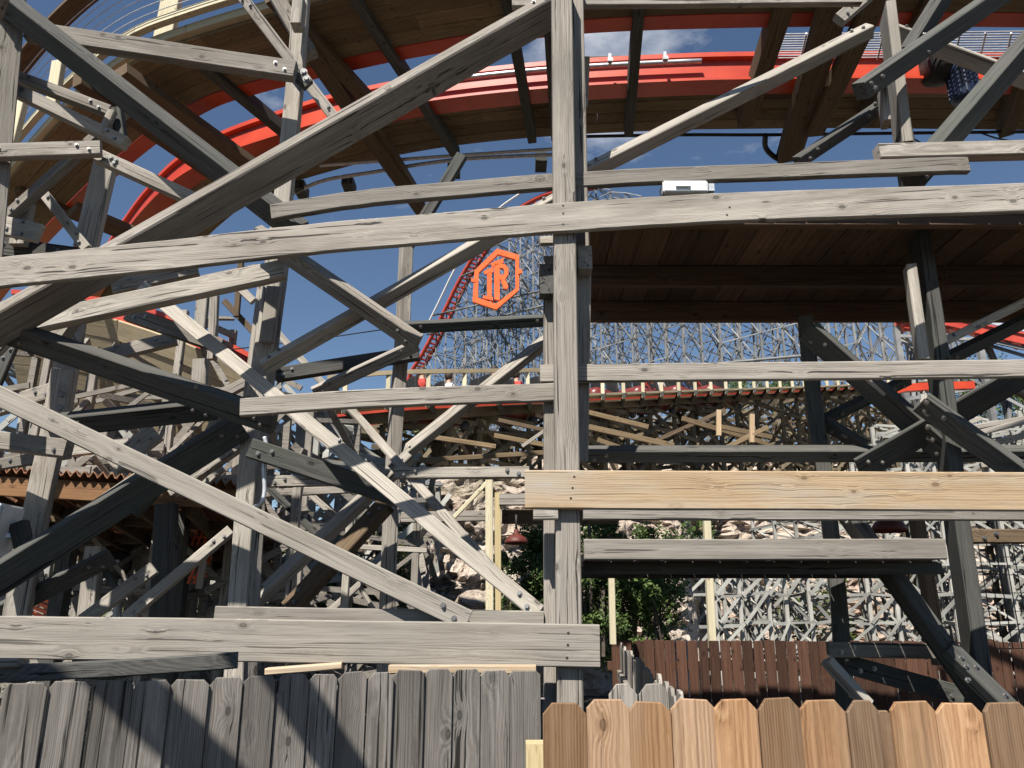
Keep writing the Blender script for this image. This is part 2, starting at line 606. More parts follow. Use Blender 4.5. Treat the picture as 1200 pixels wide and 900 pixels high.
def add_bar(bm, a, b, w, t, n=(0, -1, 0)):
    ax = b - a
    if ax.length < 1e-4:
        return
    ax.normalize()
    u, nn = frame_for(ax, n)
    vs = []
    for p in (a, b):
        for su, sn in ((-1, -1), (1, -1), (1, 1), (-1, 1)):
            vs.append(bm.verts.new(p + u * (su * w / 2) + nn * (sn * t / 2)))
    for f in ((0, 1, 2, 3), (7, 6, 5, 4), (0, 4, 5, 1), (1, 5, 6, 2), (2, 6, 7, 3), (3, 7, 4, 0)):
        bm.faces.new([vs[i] for i in f])


def add_box(bm, c, s, rot=None):
    vs = []
    for dx in (-1, 1):
        for dy in (-1, 1):
            for dz in (-1, 1):
                v = Vector((dx * s[0] / 2, dy * s[1] / 2, dz * s[2] / 2))
                if rot is not None:
                    v = rot @ v
                vs.append(bm.verts.new(Vector(c) + v))
    for f in ((0, 1, 3, 2), (4, 6, 7, 5), (0, 4, 5, 1), (2, 3, 7, 6), (0, 2, 6, 4), (1, 5, 7, 3)):
        bm.faces.new([vs[i] for i in f])


def tube(path, r, mat, name, seg=8):
    bm = bmesh.new()
    rings = []
    for i, p in enumerate(path):
        a = (path[min(i + 1, len(path) - 1)] - path[max(i - 1, 0)]).normalized()
        u, n = frame_for(a, (0.1, -0.3, 1))
        rings.append([bm.verts.new(p + (u * math.cos(k * 6.2832 / seg) + n * math.sin(k * 6.2832 / seg)) * r) for k in range(seg)])
    for a, b in zip(rings, rings[1:]):
        for k in range(seg):
            bm.faces.new((a[k], a[(k + 1) % seg], b[(k + 1) % seg], b[k]))
    bm.faces.new(list(reversed(rings[0])))
    bm.faces.new(rings[-1])
    bmesh.ops.recalc_face_normals(bm, faces=bm.faces)
    return mesh_from(bm, name, mat, True)


def lathe(prof, mat, name, seg=20, smooth=True):
    bm = bmesh.new()
    rings = [[bm.verts.new((r * math.cos(k * 6.2832 / seg), r * math.sin(k * 6.2832 / seg), z)) for k in range(seg)] for r, z in prof]
    for a, b in zip(rings, rings[1:]):
        for k in range(seg):
            bm.faces.new((a[k], a[(k + 1) % seg], b[(k + 1) % seg], b[k]))
    bm.faces.new(list(reversed(rings[0])))
    bm.faces.new(rings[-1])
    bmesh.ops.recalc_face_normals(bm, faces=bm.faces)
    return mesh_from(bm, name, mat, smooth)


def part_bm(name, bm, mat, parent, kind=None, smooth=False):
    bmesh.ops.recalc_face_normals(bm, faces=bm.faces)
    o = child(name, mesh_from(bm, name, mat, smooth), parent, Matrix.Identity(4))
    if kind:
        o['kind'] = kind
    return o


# ------------------------------------------------------------------ ground and quarry face
def smooth(a, b, x):
    s = max(0.0, min(1.0, (x - a) / (b - a)))
    return s * s * (3 - 2 * s)


def ground():
    bm = bmesh.new()
    n = 60
    xs = [-900 + 1800 * i / n for i in range(n + 1)]
    xs = sorted(set([round(x, 2) for x in xs] + [i * 1.5 for i in range(-40, 41)]))
    ys = sorted(set([-300, -100, -30, -10] + [i * 1.5 for i in range(-4, 36)] + [70, 100, 200, 400, 900, 1500]))
    grid = [[bm.verts.new((x, y, 0.06 * noise.noise(Vector((x * 0.6, y * 0.6, 0))) if abs(x) < 60 and -6 < y < 55 else 0.0)) for x in xs] for y in ys]
    for a, b in zip(grid, grid[1:]):
        for i in range(len(xs) - 1):
            bm.faces.new((a[i], a[i + 1], b[i + 1], b[i]))
    link('ground', mesh_from(bm, 'ground', SOIL, True), None, 'structure')


ground()


def cliff_top(x):
    return 4.0 + 5.8 * smooth(-9, 2, x) + 1.2 * smooth(16, 34, x)


def terrace(x):
    return 0.8 + 3.5 * smooth(-6.5, -2.2, x) + 0.4 * smooth(4, 10, x)


def face_y(x):
    """distance of the lower rock face, which steps back on the right where the trestles stand in front of it"""
    return 17.5 - 2.3 * smooth(-5, -1, x) + 9.5 * smooth(3.2, 6.5, x)


def cliff():
    """quarry wall: a broken lower face, a terrace that carries the track, and an upper face behind it"""
    bm = bmesh.new()
    xs = []
    x = -60.0
    while x < 62:
        xs.append(x)
        x += 0.075 if -3.5 < x < 4 else (0.22 if -8 < x < 16 else 0.9)
    prof = [(i / 70, 0) for i in range(71)] + [(i / 14, 1) for i in range(1, 15)] + [(i / 40, 2) for i in range(1, 41)] + [(i / 10, 3) for i in range(1, 11)]
    rows = []
    for q, seg in prof:
        row = []
        for x in xs:
            zt, yf, top = terrace(x), face_y(x), cliff_top(x)
            y2 = max(36.0, yf + 12)
            if seg == 0:
                z, y, k = -0.6 + (zt + 0.6) * q, yf + 1.5 * q, 0.62
            elif seg == 1:
                z, y, k = zt + 0.9 * q, yf + 1.5 + (y2 - yf - 1.5) * q, 0.25 + 0.37 * abs(1 - 2 * q)
            elif seg == 2:
                z, y, k = zt + 0.9 + (top - zt - 0.9) * q, y2 + 6 * q, 1.1
            else:
                z, y, k = top + 2.2 * q, y2 + 6 + 40 * q, 0.4
            v = Vector((x * 0.55, z * 0.9, y * 0.25))
            dd = noise.fractal(v, 0.9, 2.1, 3) * 0.6 + noise.fractal(v * 3.7, 0.7, 2.2, 3) * 0.3
            cellv = noise.cell(Vector((x * 1.1 + noise.noise(v * 2) * 1.5, z * 2.2 + noise.noise(v * 3) * 1.2, 0)))
            dd += 0.22 * cellv
            dd += 0.20 * noise.cell(Vector((x * 3.1 + noise.noise(v * 5) * 1.5, z * 5.2 + noise.noise(v * 6) * 1.5, 2)))
            dd += 0.10 * noise.noise(Vector((x * 6.1, z * 8.2, 5)))
            dz = noise.noise(v * 2.2 + Vector((9, 2, 1))) * 0.4
            if seg in (1, 3):
                row.append(bm.verts.new((x, y - dd * k * 0.3, z + dd * k * 0.5)))
            else:
                row.append(bm.verts.new((x + noise.noise(v * 3) * 0.12, y - dd * k, z + dz * k)))
        rows.append(row)
    for a, b in zip(rows, rows[1:]):
        for i in range(len(xs) - 1):
            bm.faces.new((a[i], a[i + 1], b[i + 1], b[i]))
    bmesh.ops.recalc_face_normals(bm, faces=bm.faces)
    me = mesh_from(bm, 'cliff', ROCK)
    me.materials.append(SCRUB)
    for p in me.polygons:
        c = p.center
        if (terrace(c.x) + 0.1 < c.z < terrace(c.x) + 1.1 and c.y > face_y(c.x) + 2.5 and noise.noise(c * 0.35) > -0.12) or c.z > cliff_top(c.x) - 0.2 or (c.x < -2.0 and noise.noise(c * 0.5) + (-2.0 - c.x) * 0.25 > 0.3):
            p.material_index = 1
    link('cliff', me, None, 'structure')


cliff()

rng = random.Random(3)


def rock_mesh(seed):
    bm = bmesh.new()
    bmesh.ops.create_icosphere(bm, subdivisions=2, radius=0.5)
    for v in bm.verts:
        v.co *= 1 + 0.35 * noise.noise(v.co * 2.1 + Vector((seed * 7.1, 0, 0)))
        v.co.z *= 0.7
    return mesh_from(bm, 'boulder', ROCK)


rmeshes = [rock_mesh(i) for i in range(5)]
for i, (px, py, y, s, lab) in enumerate([
        (560, 706, 14.0, 0.62, 'white limestone boulder at the foot of the quarry face, left of the new pine post'),
        (533, 716, 13.6, 0.4, 'small flat limestone rock lying below the big white boulder'),
        (896, 707, 23.5, 1.3, 'large pale boulder behind the tall cream stake on the right'),
        (930, 722, 23, 0.9, 'lower rounded boulder among the grey trestle feet')]):
    o = link('boulder', rmeshes[i % 5])
    o.location = P(px, py, y)
    o.scale = (s * 1.3, s, s)
    o.rotation_euler = (0, 0, i * 1.3)
    tag(o, lab, 'boulder', 'boulders below the quarry face')


# ------------------------------------------------------------------ front frame
FR = thing('timber_trestle', 'nearest weathered grey frame with tall centre post, long curved rail and a fresh pine board', 'trestle', (0.3, 4.1, 0))
post = tb(FR, 'post', [(658.5, -30, 4.10), (669, 850, 4.10)], 26.5, 0.13)
r_curve = tb(FR, 'rail', [(-320, 352, 4.055), (-60, 325, 4.055), (0, 318, 4.055), (100, 308, 4.055), (200, 297.5, 4.055), (300, 286, 4.055), (400, 275.5, 4.055), (500, 267, 4.055), (600, 258.5, 4.055), (700, 251, 4.055), (800, 245, 4.055), (900, 240, 4.055), (1025, 236, 4.055), (1260, 229, 4.055), (1560, 222, 4.055)], 34, 0.04)
r_up = tb(FR, 'rail', [(317, 248, 4.27), (400, 234, 4.26), (500, 223.5, 4.25), (633, 212.5, 4.25), (760, 205, 4.25), (900, 200, 4.25), (1054, 194, 4.25), (1136, 191.5, 4.25)], 17, 0.05)
tb(FR, 'rail', [(1031, 176, 4.30), (1500, 164, 4.30)], 17, 0.09)
r_midl = tb(FR, 'rail', [(281, 477, 4.29), (400, 468, 4.27), (500, 463.5, 4.26), (652, 459, 4.25)], 21, 0.04)
r_midr = tb(FR, 'rail', [(633, 437.5, 4.25), (1540, 427.5, 4.25)], 21, 0.04)
fresh = tb(FR, 'board', [(615, 573.5, 4.05), (1560, 576.5, 4.05)], 45, 0.04, FRESH)
fresh['label'] = 'fresh tan pine board with dark knots'
tb(FR, 'rail', [(625, 602.2, 4.058), (654, 602.2, 4.058)], 13, 0.04)
tb(FR, 'rail', [(683.5, 602.4, 4.058), (1560, 604.4, 4.058)], 13, 0.04)
tb(FR, 'rail', [(600, 3, 4.4), (1010, -1, 4.4)], 7, 0.05)
r_low = tb(FR, 'rail', [(684.5, 644, 4.112), (1109, 643, 4.112)], 24, 0.04)
r_bot = tb(FR, 'rail', [(-300, 742, 4.05), (-60, 746, 4.05), (150, 748.5, 4.05), (400, 752, 4.05), (703, 757, 4.05)], 48, 0.045, PALE)
tb(FR, 'rail', [(250, 729, 4.275), (637, 735, 4.275)], 36, 0.04)
rear = tb(FR, 'post', [(650, 300, 4.30), (653, 850, 4.30)], 28, 0.09)
tb(FR, 'post', [(671, -30, 4.26), (677, 300, 4.26)], 26, 0.09)
tb(FR, 'post', [(679, 296, 4.30), (674, 540, 4.33)], 30, 0.12)
# joist ends and blocks on the post
timber('joist', [P(685, 288, 4.19), P(685, 288, 4.19) + Vector((0.05, 1.8, 0))], 0.085, 0.15, GREY, FR, (0, 0, 1))
timber('block', [P(640, 309, 4.2) + Vector((0, 0.0, 0)), P(640, 309, 4.2) + Vector((0, 0.1, 0))], 0.08, 0.19, SHADEW, FR, (0, 0, 1))
tb(FR, 'block', [(633, 281, 4.22), (652, 280, 4.22)], 9, 0.04)
# big brace, its flat face turned down to the camera
big = tb(FR, 'brace', [(-40, 382, 4.32), (648, -8, 4.32)], 15, 0.22, GREY, (0, -0.9, 0.42), ch=0.01)
# two unseen beams added overhead to throw the diagonal shadows on the fence
FD = {0: 2.95, 1: 3.75}


def fence_y(px):
    return 1 / (1 / 2.95 + (1 / 3.7 - 1 / 2.95) * (px / 620.0))


for (ax_, ay_), (bx_, by_), dist in (((140, 797), (246, 900), 3.4), ((336, 795), (403, 900), 3.6)):
    a = P(ax_, ay_, fence_y(ax_))
    b = P(bx_, by_, fence_y(bx_))
    d = b - a
    a2, b2 = a + SUNV * dist - d * 4.0, b + SUNV * dist + d * 2.0
    timber('brace', [a2, b2], 0.155, 0.09, GREY, FR, SUNV)
for x_, y_ in ((660, 241), (660, 250), (660, 263)):
    bolt_at(r_curve, x_, y_, 0.0045, 'nail')
for x_, y_ in ((673, 559), (671, 572), (669, 584)):
    bolt_at(fresh, x_, y_, 0.0045, 'nail')
for x_, y_ in ((666, 742), (665.5, 756), (664.5, 771)):
    bolt_at(r_bot, x_, y_, 0.0045, 'nail')
for x_, y_ in ((855, 243), (852, 252)):
    bolt_at(r_curve, x_, y_, 0.0045, 'nail')

# ------------------------------------------------------------------ left bents
UPF = (0, -0.72, 0.7)
LT = thing('timber_bent', 'grey bent at upper left with long dark diagonals and a shaded corner post', 'trestle', (-3, 4.8, 0))
tb(LT, 'post', [(16, -40, 4.75), (-8, 200, 4.75), (-50, 640, 4.75)], 34, 0.14, GREY, (0.55, -0.83, 0))
tb(LT, 'brace', [(-20, -10, 4.62), (345, 275, 4.75)], 25, 0.12, SHADEW, 'shade')
tb(LT, 'brace', [(296, 275, 4.8), (486, 405, 4.85)], 19, 0.08, GREY, 'shade')
tb(LT, 'beam', [(30, 33, 4.85), (345, 80, 5.0)], 19, 0.09, GREY)
tb(LT, 'beam', [(10, 84, 5.0), (127, 128, 5.1)], 12, 0.09)
tb(LT, 'beam', [(4, 97, 4.9), (145, 165, 5.0)], 14, 0.09)
tb(LT, 'beam', [(-30, 177, 4.66), (117, 172, 4.8)], 16, 0.06)
e1 = tb(LT, 'beam', [(113, 180, 4.9), (245, 240, 5.0)], 15, 0.09)
tb(LT, 'brace', [(4, 252, 5.2), (150, 120, 5.2)], 9, 0.09)
tb(LT, 'brace', [(43, 217, 5.4), (100, 290, 5.4)], 12, 0.06, PALE)
tb(LT, 'block', [(134, 125, 5.05), (139, 160, 5.05)], 11, 0.08, SHADEW)
tb(LT, 'block', [(118, 155, 4.98), (130, 128, 4.98)], 8, 0.05, PALE)
tb(LT, 'post', [(27, 236, 5.3), (18, 285, 5.3)], 15, 0.08, PALE)
pl = tb(LT, 'splice_plate', [(-20, 258, 5.1), (45, 272, 5.1)], 22, 0.05, PALE)
for x_, y_ in ((8, 268), (24, 274), (26, 260)):
    bolt_at(pl, x_, y_, 0.013)
tb(LT, 'beam', [(-20, 285, 5.35), (90, 300, 5.4)], 22, 0.1, SHADEW)
bolt_at(e1, 130, 185, 0.014)
bolt_at(e1, 134, 191, 0.014)

LP = thing('timber_tower', 'tall grey tower at left with a two toned post and long pale diagonals', 'trestle', (-1.8, 5.4, 0))
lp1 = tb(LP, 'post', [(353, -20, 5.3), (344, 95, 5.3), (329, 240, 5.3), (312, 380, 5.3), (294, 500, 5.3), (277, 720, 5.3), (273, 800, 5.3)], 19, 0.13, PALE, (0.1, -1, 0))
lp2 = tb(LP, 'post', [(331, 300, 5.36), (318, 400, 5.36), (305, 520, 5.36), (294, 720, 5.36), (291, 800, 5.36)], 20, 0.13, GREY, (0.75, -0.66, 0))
lp3 = tb(LP, 'post', [(306, 330, 5.4), (288, 470, 5.4)], 8, 0.09, PALE)
tb(LP, 'splice_plate', [(320, 335, 5.22), (311, 400, 5.22)], 15, 0.05, PALE)
for x_, y_ in ((316.5, 362), (316, 379), (316.5, 397)):
    bolt_at(lp2, x_, y_, 0.018)
tb(LP, 'brace', [(280, -8, 5.15), (396, 143, 5.25)], 14, 0.1, GREY, (0, -0.9, -0.3))
tb(LP, 'beam', [(310, -30, 5.4), (362, 60, 5.45)], 17, 0.12, GREY)
tb(LP, 'block', [(349, -6, 5.1), (346, 26, 5.1)], 12, 0.12, PALE)
bk = tb(LP, 'block', [(343, 83, 5.1), (361, 98, 5.12)], 14, 0.05, SHADEW)
bolt_at(bk, 356, 84, 0.02)
bolt_at(bk, 359, 92, 0.02)
tb(LP, 'beam', [(30, 377, 4.9), (150, 352, 4.9), (332, 313, 4.95)], 20, 0.09, PALE)
l5 = tb(LP, 'brace', [(165, 334, 5.4), (631, 718, 4.45)], 19, 0.06, PALE)
bolt_at(l5, 398, 516, 0.012)
tb(LP, 'brace', [(305, 424, 5.05), (660, 222, 4.85)], 12, 0.10, PALE, UPF)
tb(LP, 'beam', [(292, 524, 4.95), (470, 583, 5.05)], 23, 0.08, SHADEW)
tb(LP, 'beam', [(148, 366, 5.5), (258, 405, 5.55)], 17, 0.07)
tb(LP, 'beam', [(130, 335, 5.8), (230, 312, 5.9)], 16, 0.09)
tb(LP, 'brace', [(110, 418, 5.9), (205, 395, 6.0)], 16, 0.07)
l1 = tb(LP, 'brace', [(-40, 446, 4.24), (548, 728, 4.19)], 27, 0.04, PALE)
l2 = tb(LP, 'brace', [(-30, 380, 4.5), (318, 498, 4.6)], 27, 0.09, SHADEW, 'shade')
tb(LP, 'brace', [(-30, 700, 4.9), (285, 500, 5.2)], 36, 0.10, SHADEW, 'shade')
tb(LP, 'brace', [(62, 622, 5.2), (160, 556, 5.25)], 8, 0.05, PALE)  # pale strip painted as the sunlit top edge of the brace above
tb(LP, 'beam', [(66, 502, 5.25), (252, 482, 5.3)], 22, 0.13, SHADEW, 'shade')
tb(LP, 'brace', [(-30, 735, 5.7), (130, 655, 5.8)], 22, 0.07, SHADEW, 'shade')
for x_, y_ in ((24, 402), (230, 453), (298, 490)):
    bolt_at(l2, x_, y_, 0.010)

LL = thing('timber_tower', 'short grey tower at far left with a bolted pale splice on its post', 'trestle', (-3.6, 5.6, 0))
tb(LL, 'post', [(122, 190, 5.6), (98, 290, 5.6)], 22, 0.14, PALE, (0.3, -0.95, 0))
q = tb(LL, 'post', [(88, 350, 5.6), (68, 470, 5.6), (42, 590, 5.6), (14, 740, 5.6), (8, 800, 5.6)], 24, 0.14, GREY, (0.3, -0.95, 0))
sp = tb(LL, 'splice_plate', [(72, 432, 5.52), (62, 494, 5.52)], 22, 0.06, PALE, (0.3, -0.95, 0))
for x_, y_ in ((72, 462), (70, 478), (67, 492)):
    bolt_at(sp, x_, y_, 0.02)
tb(LL, 'beam', [(-30, 512, 5.2), (76, 525, 5.25)], 21, 0.12, GREY)
tb(LL, 'beam', [(-10, 478, 5.9), (64, 456, 5.9)], 18, 0.07, GREY)
tb(LL, 'brace', [(-20, 420, 5.7), (30, 370, 5.7)], 14, 0.07)
tb(LL, 'brace', [(-20, 370, 5.3), (36, 346, 5.3)], 16, 0.07, PALE)
tb(LL, 'block', [(62, 392, 5.1), (80, 368, 5.1)], 17, 0.1, PALE)
tb(LL, 'block', [(18, 612, 5.3), (24, 640, 5.3)], 16, 0.08, SHADEW)
tb(LL, 'brace', [(-10, 455, 6.1), (14, 400, 6.1)], 12, 0.05, SHADEW)
tb(LL, 'beam', [(-10, 545, 6.2), (80, 530, 6.2)], 13, 0.05, GREY)

MB = thing('timber_bent', 'thin grey bent behind the frame with a slender leaning post left of centre', 'trestle', (-0.9, 6.3, 0))
tb(MB, 'post', [(541, 180, 6.4), (478, 285, 6.4)], 12, 0.08, SHADEW)
tb(MB, 'post', [(479, 270, 6.4), (473, 400, 6.4), (463, 540, 6.4), (456, 715, 6.4), (453, 790, 6.4)], 14, 0.12, GREY, (0.4, -0.9, 0))
tb(MB, 'beam', [(473, 386, 6.3), (650, 377, 6.3)], 12, 0.1, SHADEW, 'shade')
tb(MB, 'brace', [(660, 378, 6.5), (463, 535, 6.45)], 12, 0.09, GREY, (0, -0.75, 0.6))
tb(MB, 'beam', [(322, 438, 6.3), (490, 412, 6.3)], 15, 0.09, SHADEW)
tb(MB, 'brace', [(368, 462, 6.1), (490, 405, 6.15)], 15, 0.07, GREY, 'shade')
tb(MB, 'brace', [(325, 390, 7.0), (386, 458, 7.0)], 9, 0.06)
tb(MB, 'brace', [(392, 458, 6.2), (628, 724, 4.9)], 12, 0.04, GREY)
tb(MB, 'beam', [(462, 554, 5.3), (620, 553, 5.2)], 13, 0.06, PALE)
tb(MB, 'beam', [(312, 564, 6.2), (402, 562, 6.2)], 13, 0.06, PALE)
tb(MB, 'brace', [(288, 708, 5.7), (478, 530, 5.85)], 14, 0.09, GREY, UPF)
tb(MB, 'brace', [(335, 712, 6.0), (450, 587, 6.1)], 20, 0.09, BROWN, UPF)
tb(MB, 'post', [(350, 560, 7.2), (345, 600, 7.2), (338, 720, 7.2)], 10, 0.08, GREY)
tb(MB, 'post', [(410, 600, 7.0), (402, 720, 7.0)], 8, 0.07, PALE)
tb(MB, 'brace', [(386, 716, 7.3), (448, 660, 7.3)], 8, 0.06, PALE)
tb(MB, 'brace', [(412, 672, 7.5), (438, 716, 7.5)], 6, 0.05, PALE)
tb(MB, 'brace', [(302, 560, 7.6), (370, 625, 7.6)], 9, 0.06, SHADEW)
tb(MB, 'beam', [(310, 578, 7.8), (470, 570, 7.8)], 9, 0.06, GREY)
tb(MB, 'beam', [(407, 640, 8.5), (500, 645, 8.5)], 6, 0.05, GREY)
tb(MB, 'brace', [(310, 625, 8.0), (360, 595, 8.0)], 10, 0.06, GREY)
tb(MB, 'brace', [(355, 572, 8.0), (398, 610, 8.0)], 8, 0.06, GREY)

HB = thing('timber_bent', 'crowded grey bent low at left with short crossing braces behind the diagonals', 'trestle', (-2.6, 6.8, 0))
for row in (
        ('brace', [(130, 545, 6.3), (182, 505, 6.35)], 24, 0.07, PALE), ('brace', [(152, 600, 6.2), (225, 520, 6.3)], 14, 0.12, SHADEW),
        ('brace', [(196, 575, 6.0), (305, 500, 6.05)], 17, 0.10, GREY), ('brace', [(222, 582, 6.6), (260, 548, 6.6)], 8, 0.06, PALE),
        ('beam', [(80, 527, 6.8), (150, 520, 6.8)], 14, 0.06, PALE), ('beam', [(205, 568, 7.0), (290, 560, 7.0)], 12, 0.06, PALE),
        ('post', [(234, 420, 7.2), (230, 480, 7.2)], 16, 0.08, GREY), ('brace', [(235, 475, 6.8), (300, 440, 6.8)], 12, 0.07, GREY),
        ('brace', [(240, 520, 6.9), (255, 490, 6.9)], 16, 0.06, GREY), ('post', [(232, 690, 8.5), (240, 640, 8.5)], 6, 0.05, PALE),
        ('brace', [(145, 724, 6.0), (270, 620, 6.2)], 13, 0.07, PALE), ('brace', [(95, 728, 6.1), (180, 665, 6.2)], 17, 0.05, GREY),
        ('post', [(192, 590, 6.6), (184, 760, 6.6)], 21, 0.13, SHADEW), ('post', [(109, 640, 7.2), (97, 740, 7.2)], 17, 0.1, GREY),
        ('brace', [(112, 655, 7.3), (135, 690, 7.3)], 7, 0.05, SHADEW), ('post', [(282, 300, 7.5), (276, 370, 7.5)], 6, 0.05, BROWN),
        ('beam', [(230, 330, 7.6), (300, 315, 7.6)], 12, 0.08, GREY), ('brace', [(262, 352, 7.6), (300, 392, 7.6)], 8, 0.05, BROWN),
        ('block', [(278, 335, 5.9), (296, 352, 5.9)], 9, 0.05, PALE), ('post', [(238, 330, 7.0), (232, 395, 7.0)], 12, 0.07, PALE),
        ('post', [(250, 345, 7.3), (247, 420, 7.3)], 9, 0.07, GREY)):
    tb(HB, *row)

# ------------------------------------------------------------------ right bents (turned towards the sun's own bearing, so their broad sides stay dark)
RN = (-0.26, -0.965, 0)
RT = thing('timber_bent', 'tall dark bent at right with bolted splices, crossing braces and pale post edges', 'trestle', (2.3, 4.7, 0))
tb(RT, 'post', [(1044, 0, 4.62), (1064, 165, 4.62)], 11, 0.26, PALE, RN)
tb(RT, 'post', [(1062, 150, 4.64), (1080, 255, 4.64), (1108, 440, 4.64), (1127, 600, 4.64), (1150, 760, 4.64), (1160, 860, 4.64)], 15, 0.26, SHADEW, RN)
spl = tb(RT, 'splice_plate', [(1068, 309, 4.56), (1084, 420, 4.56)], 11, 0.12, PALE, RN)
tb(RT, 'splice_plate', [(1036, 100, 4.56), (1040, 140, 4.56)], 8, 0.12, GREY, RN)
r3 = tb(RT, 'brace', [(1016, 106, 4.42), (1190, -14, 4.42)], 22, 0.12, SHADEW, 'shade')
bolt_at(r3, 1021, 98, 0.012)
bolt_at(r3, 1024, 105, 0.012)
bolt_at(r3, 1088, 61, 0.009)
r3b = tb(RT, 'brace', [(1073, 60, 4.6), (1122, -20, 4.6)], 17, 0.1, SHADEW, 'shade')
tb(RT, 'brace', [(1077, 212, 4.36), (1225, 40, 4.36)], 24, 0.12, SHADEW, 'shade')
r5 = tb(RT, 'brace', [(940, 190, 4.9), (1037, 125, 4.85)], 14, 0.10, SHADEW, 'shade')
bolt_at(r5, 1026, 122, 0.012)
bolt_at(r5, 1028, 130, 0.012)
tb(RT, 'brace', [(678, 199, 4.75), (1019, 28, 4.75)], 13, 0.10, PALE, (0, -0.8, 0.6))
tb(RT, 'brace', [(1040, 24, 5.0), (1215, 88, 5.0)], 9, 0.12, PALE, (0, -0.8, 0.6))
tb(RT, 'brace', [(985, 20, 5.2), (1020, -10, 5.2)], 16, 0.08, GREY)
a7 = tb(RT, 'brace', [(944, 389, 4.85), (1112, 538, 4.78)], 27, 0.06, SHADEW, 'shade')
tb(RT, 'brace', [(1012, 436, 4.78), (1040, 460, 4.775)], 7, 0.03, PALE, UPF)  # pale sliver that paints sunlight along the top edge of a7
b7 = tb(RT, 'brace', [(1078, 474, 4.52), (1225, 582, 4.48)], 26, 0.07, SHADEW, 'shade')
tb(RT, 'brace', [(1085, 464, 4.5), (1225, 562, 4.46)], 9, 0.05, PALE, UPF)  # sunlit top of b7, painted as a separate pale strip
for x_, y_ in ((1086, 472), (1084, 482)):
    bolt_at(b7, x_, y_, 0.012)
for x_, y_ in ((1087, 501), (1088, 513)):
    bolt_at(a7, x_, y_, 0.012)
c7 = tb(RT, 'brace', [(1230, 424, 4.6), (1008, 552, 4.85)], 30, 0.03, SHADEW, 'shade')
tb(RT, 'brace', [(965, 498, 5.4), (1012, 526, 5.4)], 14, 0.08, SHADEW, 'shade')
tb(RT, 'brace', [(966, 496, 5.5), (1068, 447, 5.5)], 10, 0.08, SHADEW, 'shade')
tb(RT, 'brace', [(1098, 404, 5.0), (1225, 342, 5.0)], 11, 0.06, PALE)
tb(RT, 'brace', [(1100, 430, 5.2), (1225, 368, 5.2)], 13, 0.08, SHADEW, 'shade')
tb(RT, 'brace', [(1170, 440, 5.2), (1230, 470, 5.2)], 12, 0.08, GREY)
tb(RT, 'beam', [(1140, 628, 5.0), (1240, 628, 5.0)], 16, 0.1, BROWN)
R8 = thing('timber_bent', 'slim dark bent beneath the walkway, with long struts running down to the fences', 'trestle', (2.2, 5.4, 0))
tb(R8, 'post', [(944, 370, 5.3), (955, 470, 5.3), (972, 600, 5.3), (985, 720, 5.3), (992, 840, 5.3)], 17, 0.15, SHADEW, (-0.3, -0.95, 0))
tb(R8, 'beam', [(684, 536, 5.1), (1250, 535, 5.1)], 14, 0.1, SHADEW, 'shade')
a9 = tb(R8, 'brace', [(975, 590, 5.0), (1155, 842, 4.6)], 24, 0.09, SHADEW, 'shade')
b9 = tb(R8, 'brace', [(1115, 757, 4.5), (1205, 845, 4.4)], 20, 0.08, SHADEW, (0, -0.75, 0.66))
bolt_at(b9, 1132, 781, 0.011)
bolt_at(b9, 1134, 797, 0.011)
tb(R8, 'brace', [(974, 772, 4.6), (1022, 824, 4.6)], 9, 0.08, PALE, (0, -0.8, 0.6))
tb(R8, 'beam', [(972, 761, 4.95), (1137, 764, 4.95)], 17, 0.05, GREY)
tb(R8, 'beam', [(995, 779, 5.05), (1130, 816, 5.0)], 22, 0.08, SHADEW)
tb(R8, 'block', [(1140, 752, 4.8), (1146, 776, 4.8)], 9, 0.08, PALE)
tb(R8, 'post', [(1076, 600, 6.4), (1092, 690, 6.4), (1106, 780, 6.4)], 12, 0.1, BROWN)

# ------------------------------------------------------------------ upper walkway over the right half
WK = thing('walkway', 'dark plank walkway overhead at right, seen from below with light slits between planks', 'walkway', (2.2, 5.1, 0))
zd = P(700, 243, 4.34).z
xa, xb = P(690, 300, 4.4).x, 5.6
x = xa
while x < xb:
    pw = 0.19 + random.uniform(-0.006, 0.006)
    y1 = 5.95 + random.uniform(-0.02, 0.03)
    timber('plank', [Vector((x + pw / 2, 4.34, zd + random.uniform(0, 0.006))), Vector((x + pw / 2 + 0.02, y1, zd + random.uniform(0, 0.006)))], pw, 0.04, DECKW, WK, (0, 0, -1), ch=0.004)
    x += pw + random.choice((0.002, 0.003, 0.003, 0.006))
for yj, h in ((4.40, 0.09), (5.2, 0.16), (5.89, 0.17)):
    timber('joist', [Vector((xa - 0.02, yj, zd - 0.002 - h / 2)), Vector((xb, yj, zd - 0.002 - h / 2))], h, 0.06, DECKW, WK, (0, -1, 0))
# lower walkway behind the low rail
WL = thing('walkway', 'narrow low plank walkway seen edge-on below the grey rail at right', 'walkway', (1.6, 4.9, 0))
zl = P(800, 656.5, 4.40).z
x = P(684, 660, 4.4).x
k = 0
while x < 2.35:
    timber('plank', [Vector((x + 0.07, 4.33, zl)), Vector((x + 0.075, 5.2, zl))], 0.14, 0.035, GREY, WL, (0, 0, -1), ch=0.003)
    x += 0.152
for yj in (4.40, 5.12):
    timber('joist', [Vector((P(684, 660, 4.4).x, yj, zl - 0.04)), Vector((2.4, yj, zl - 0.04))], 0.07, 0.05, SHADEW, WL)


# ------------------------------------------------------------------ overhead orange track
H = 7.0
TR = thing('coaster_track', 'orange steel track curving overhead with plank walkways along both sides', 'coaster track', (0, 9, 0))


def zpath(pts, h, k=6):
    return catmull([PZ(a, b, h) for a, b in pts], k)


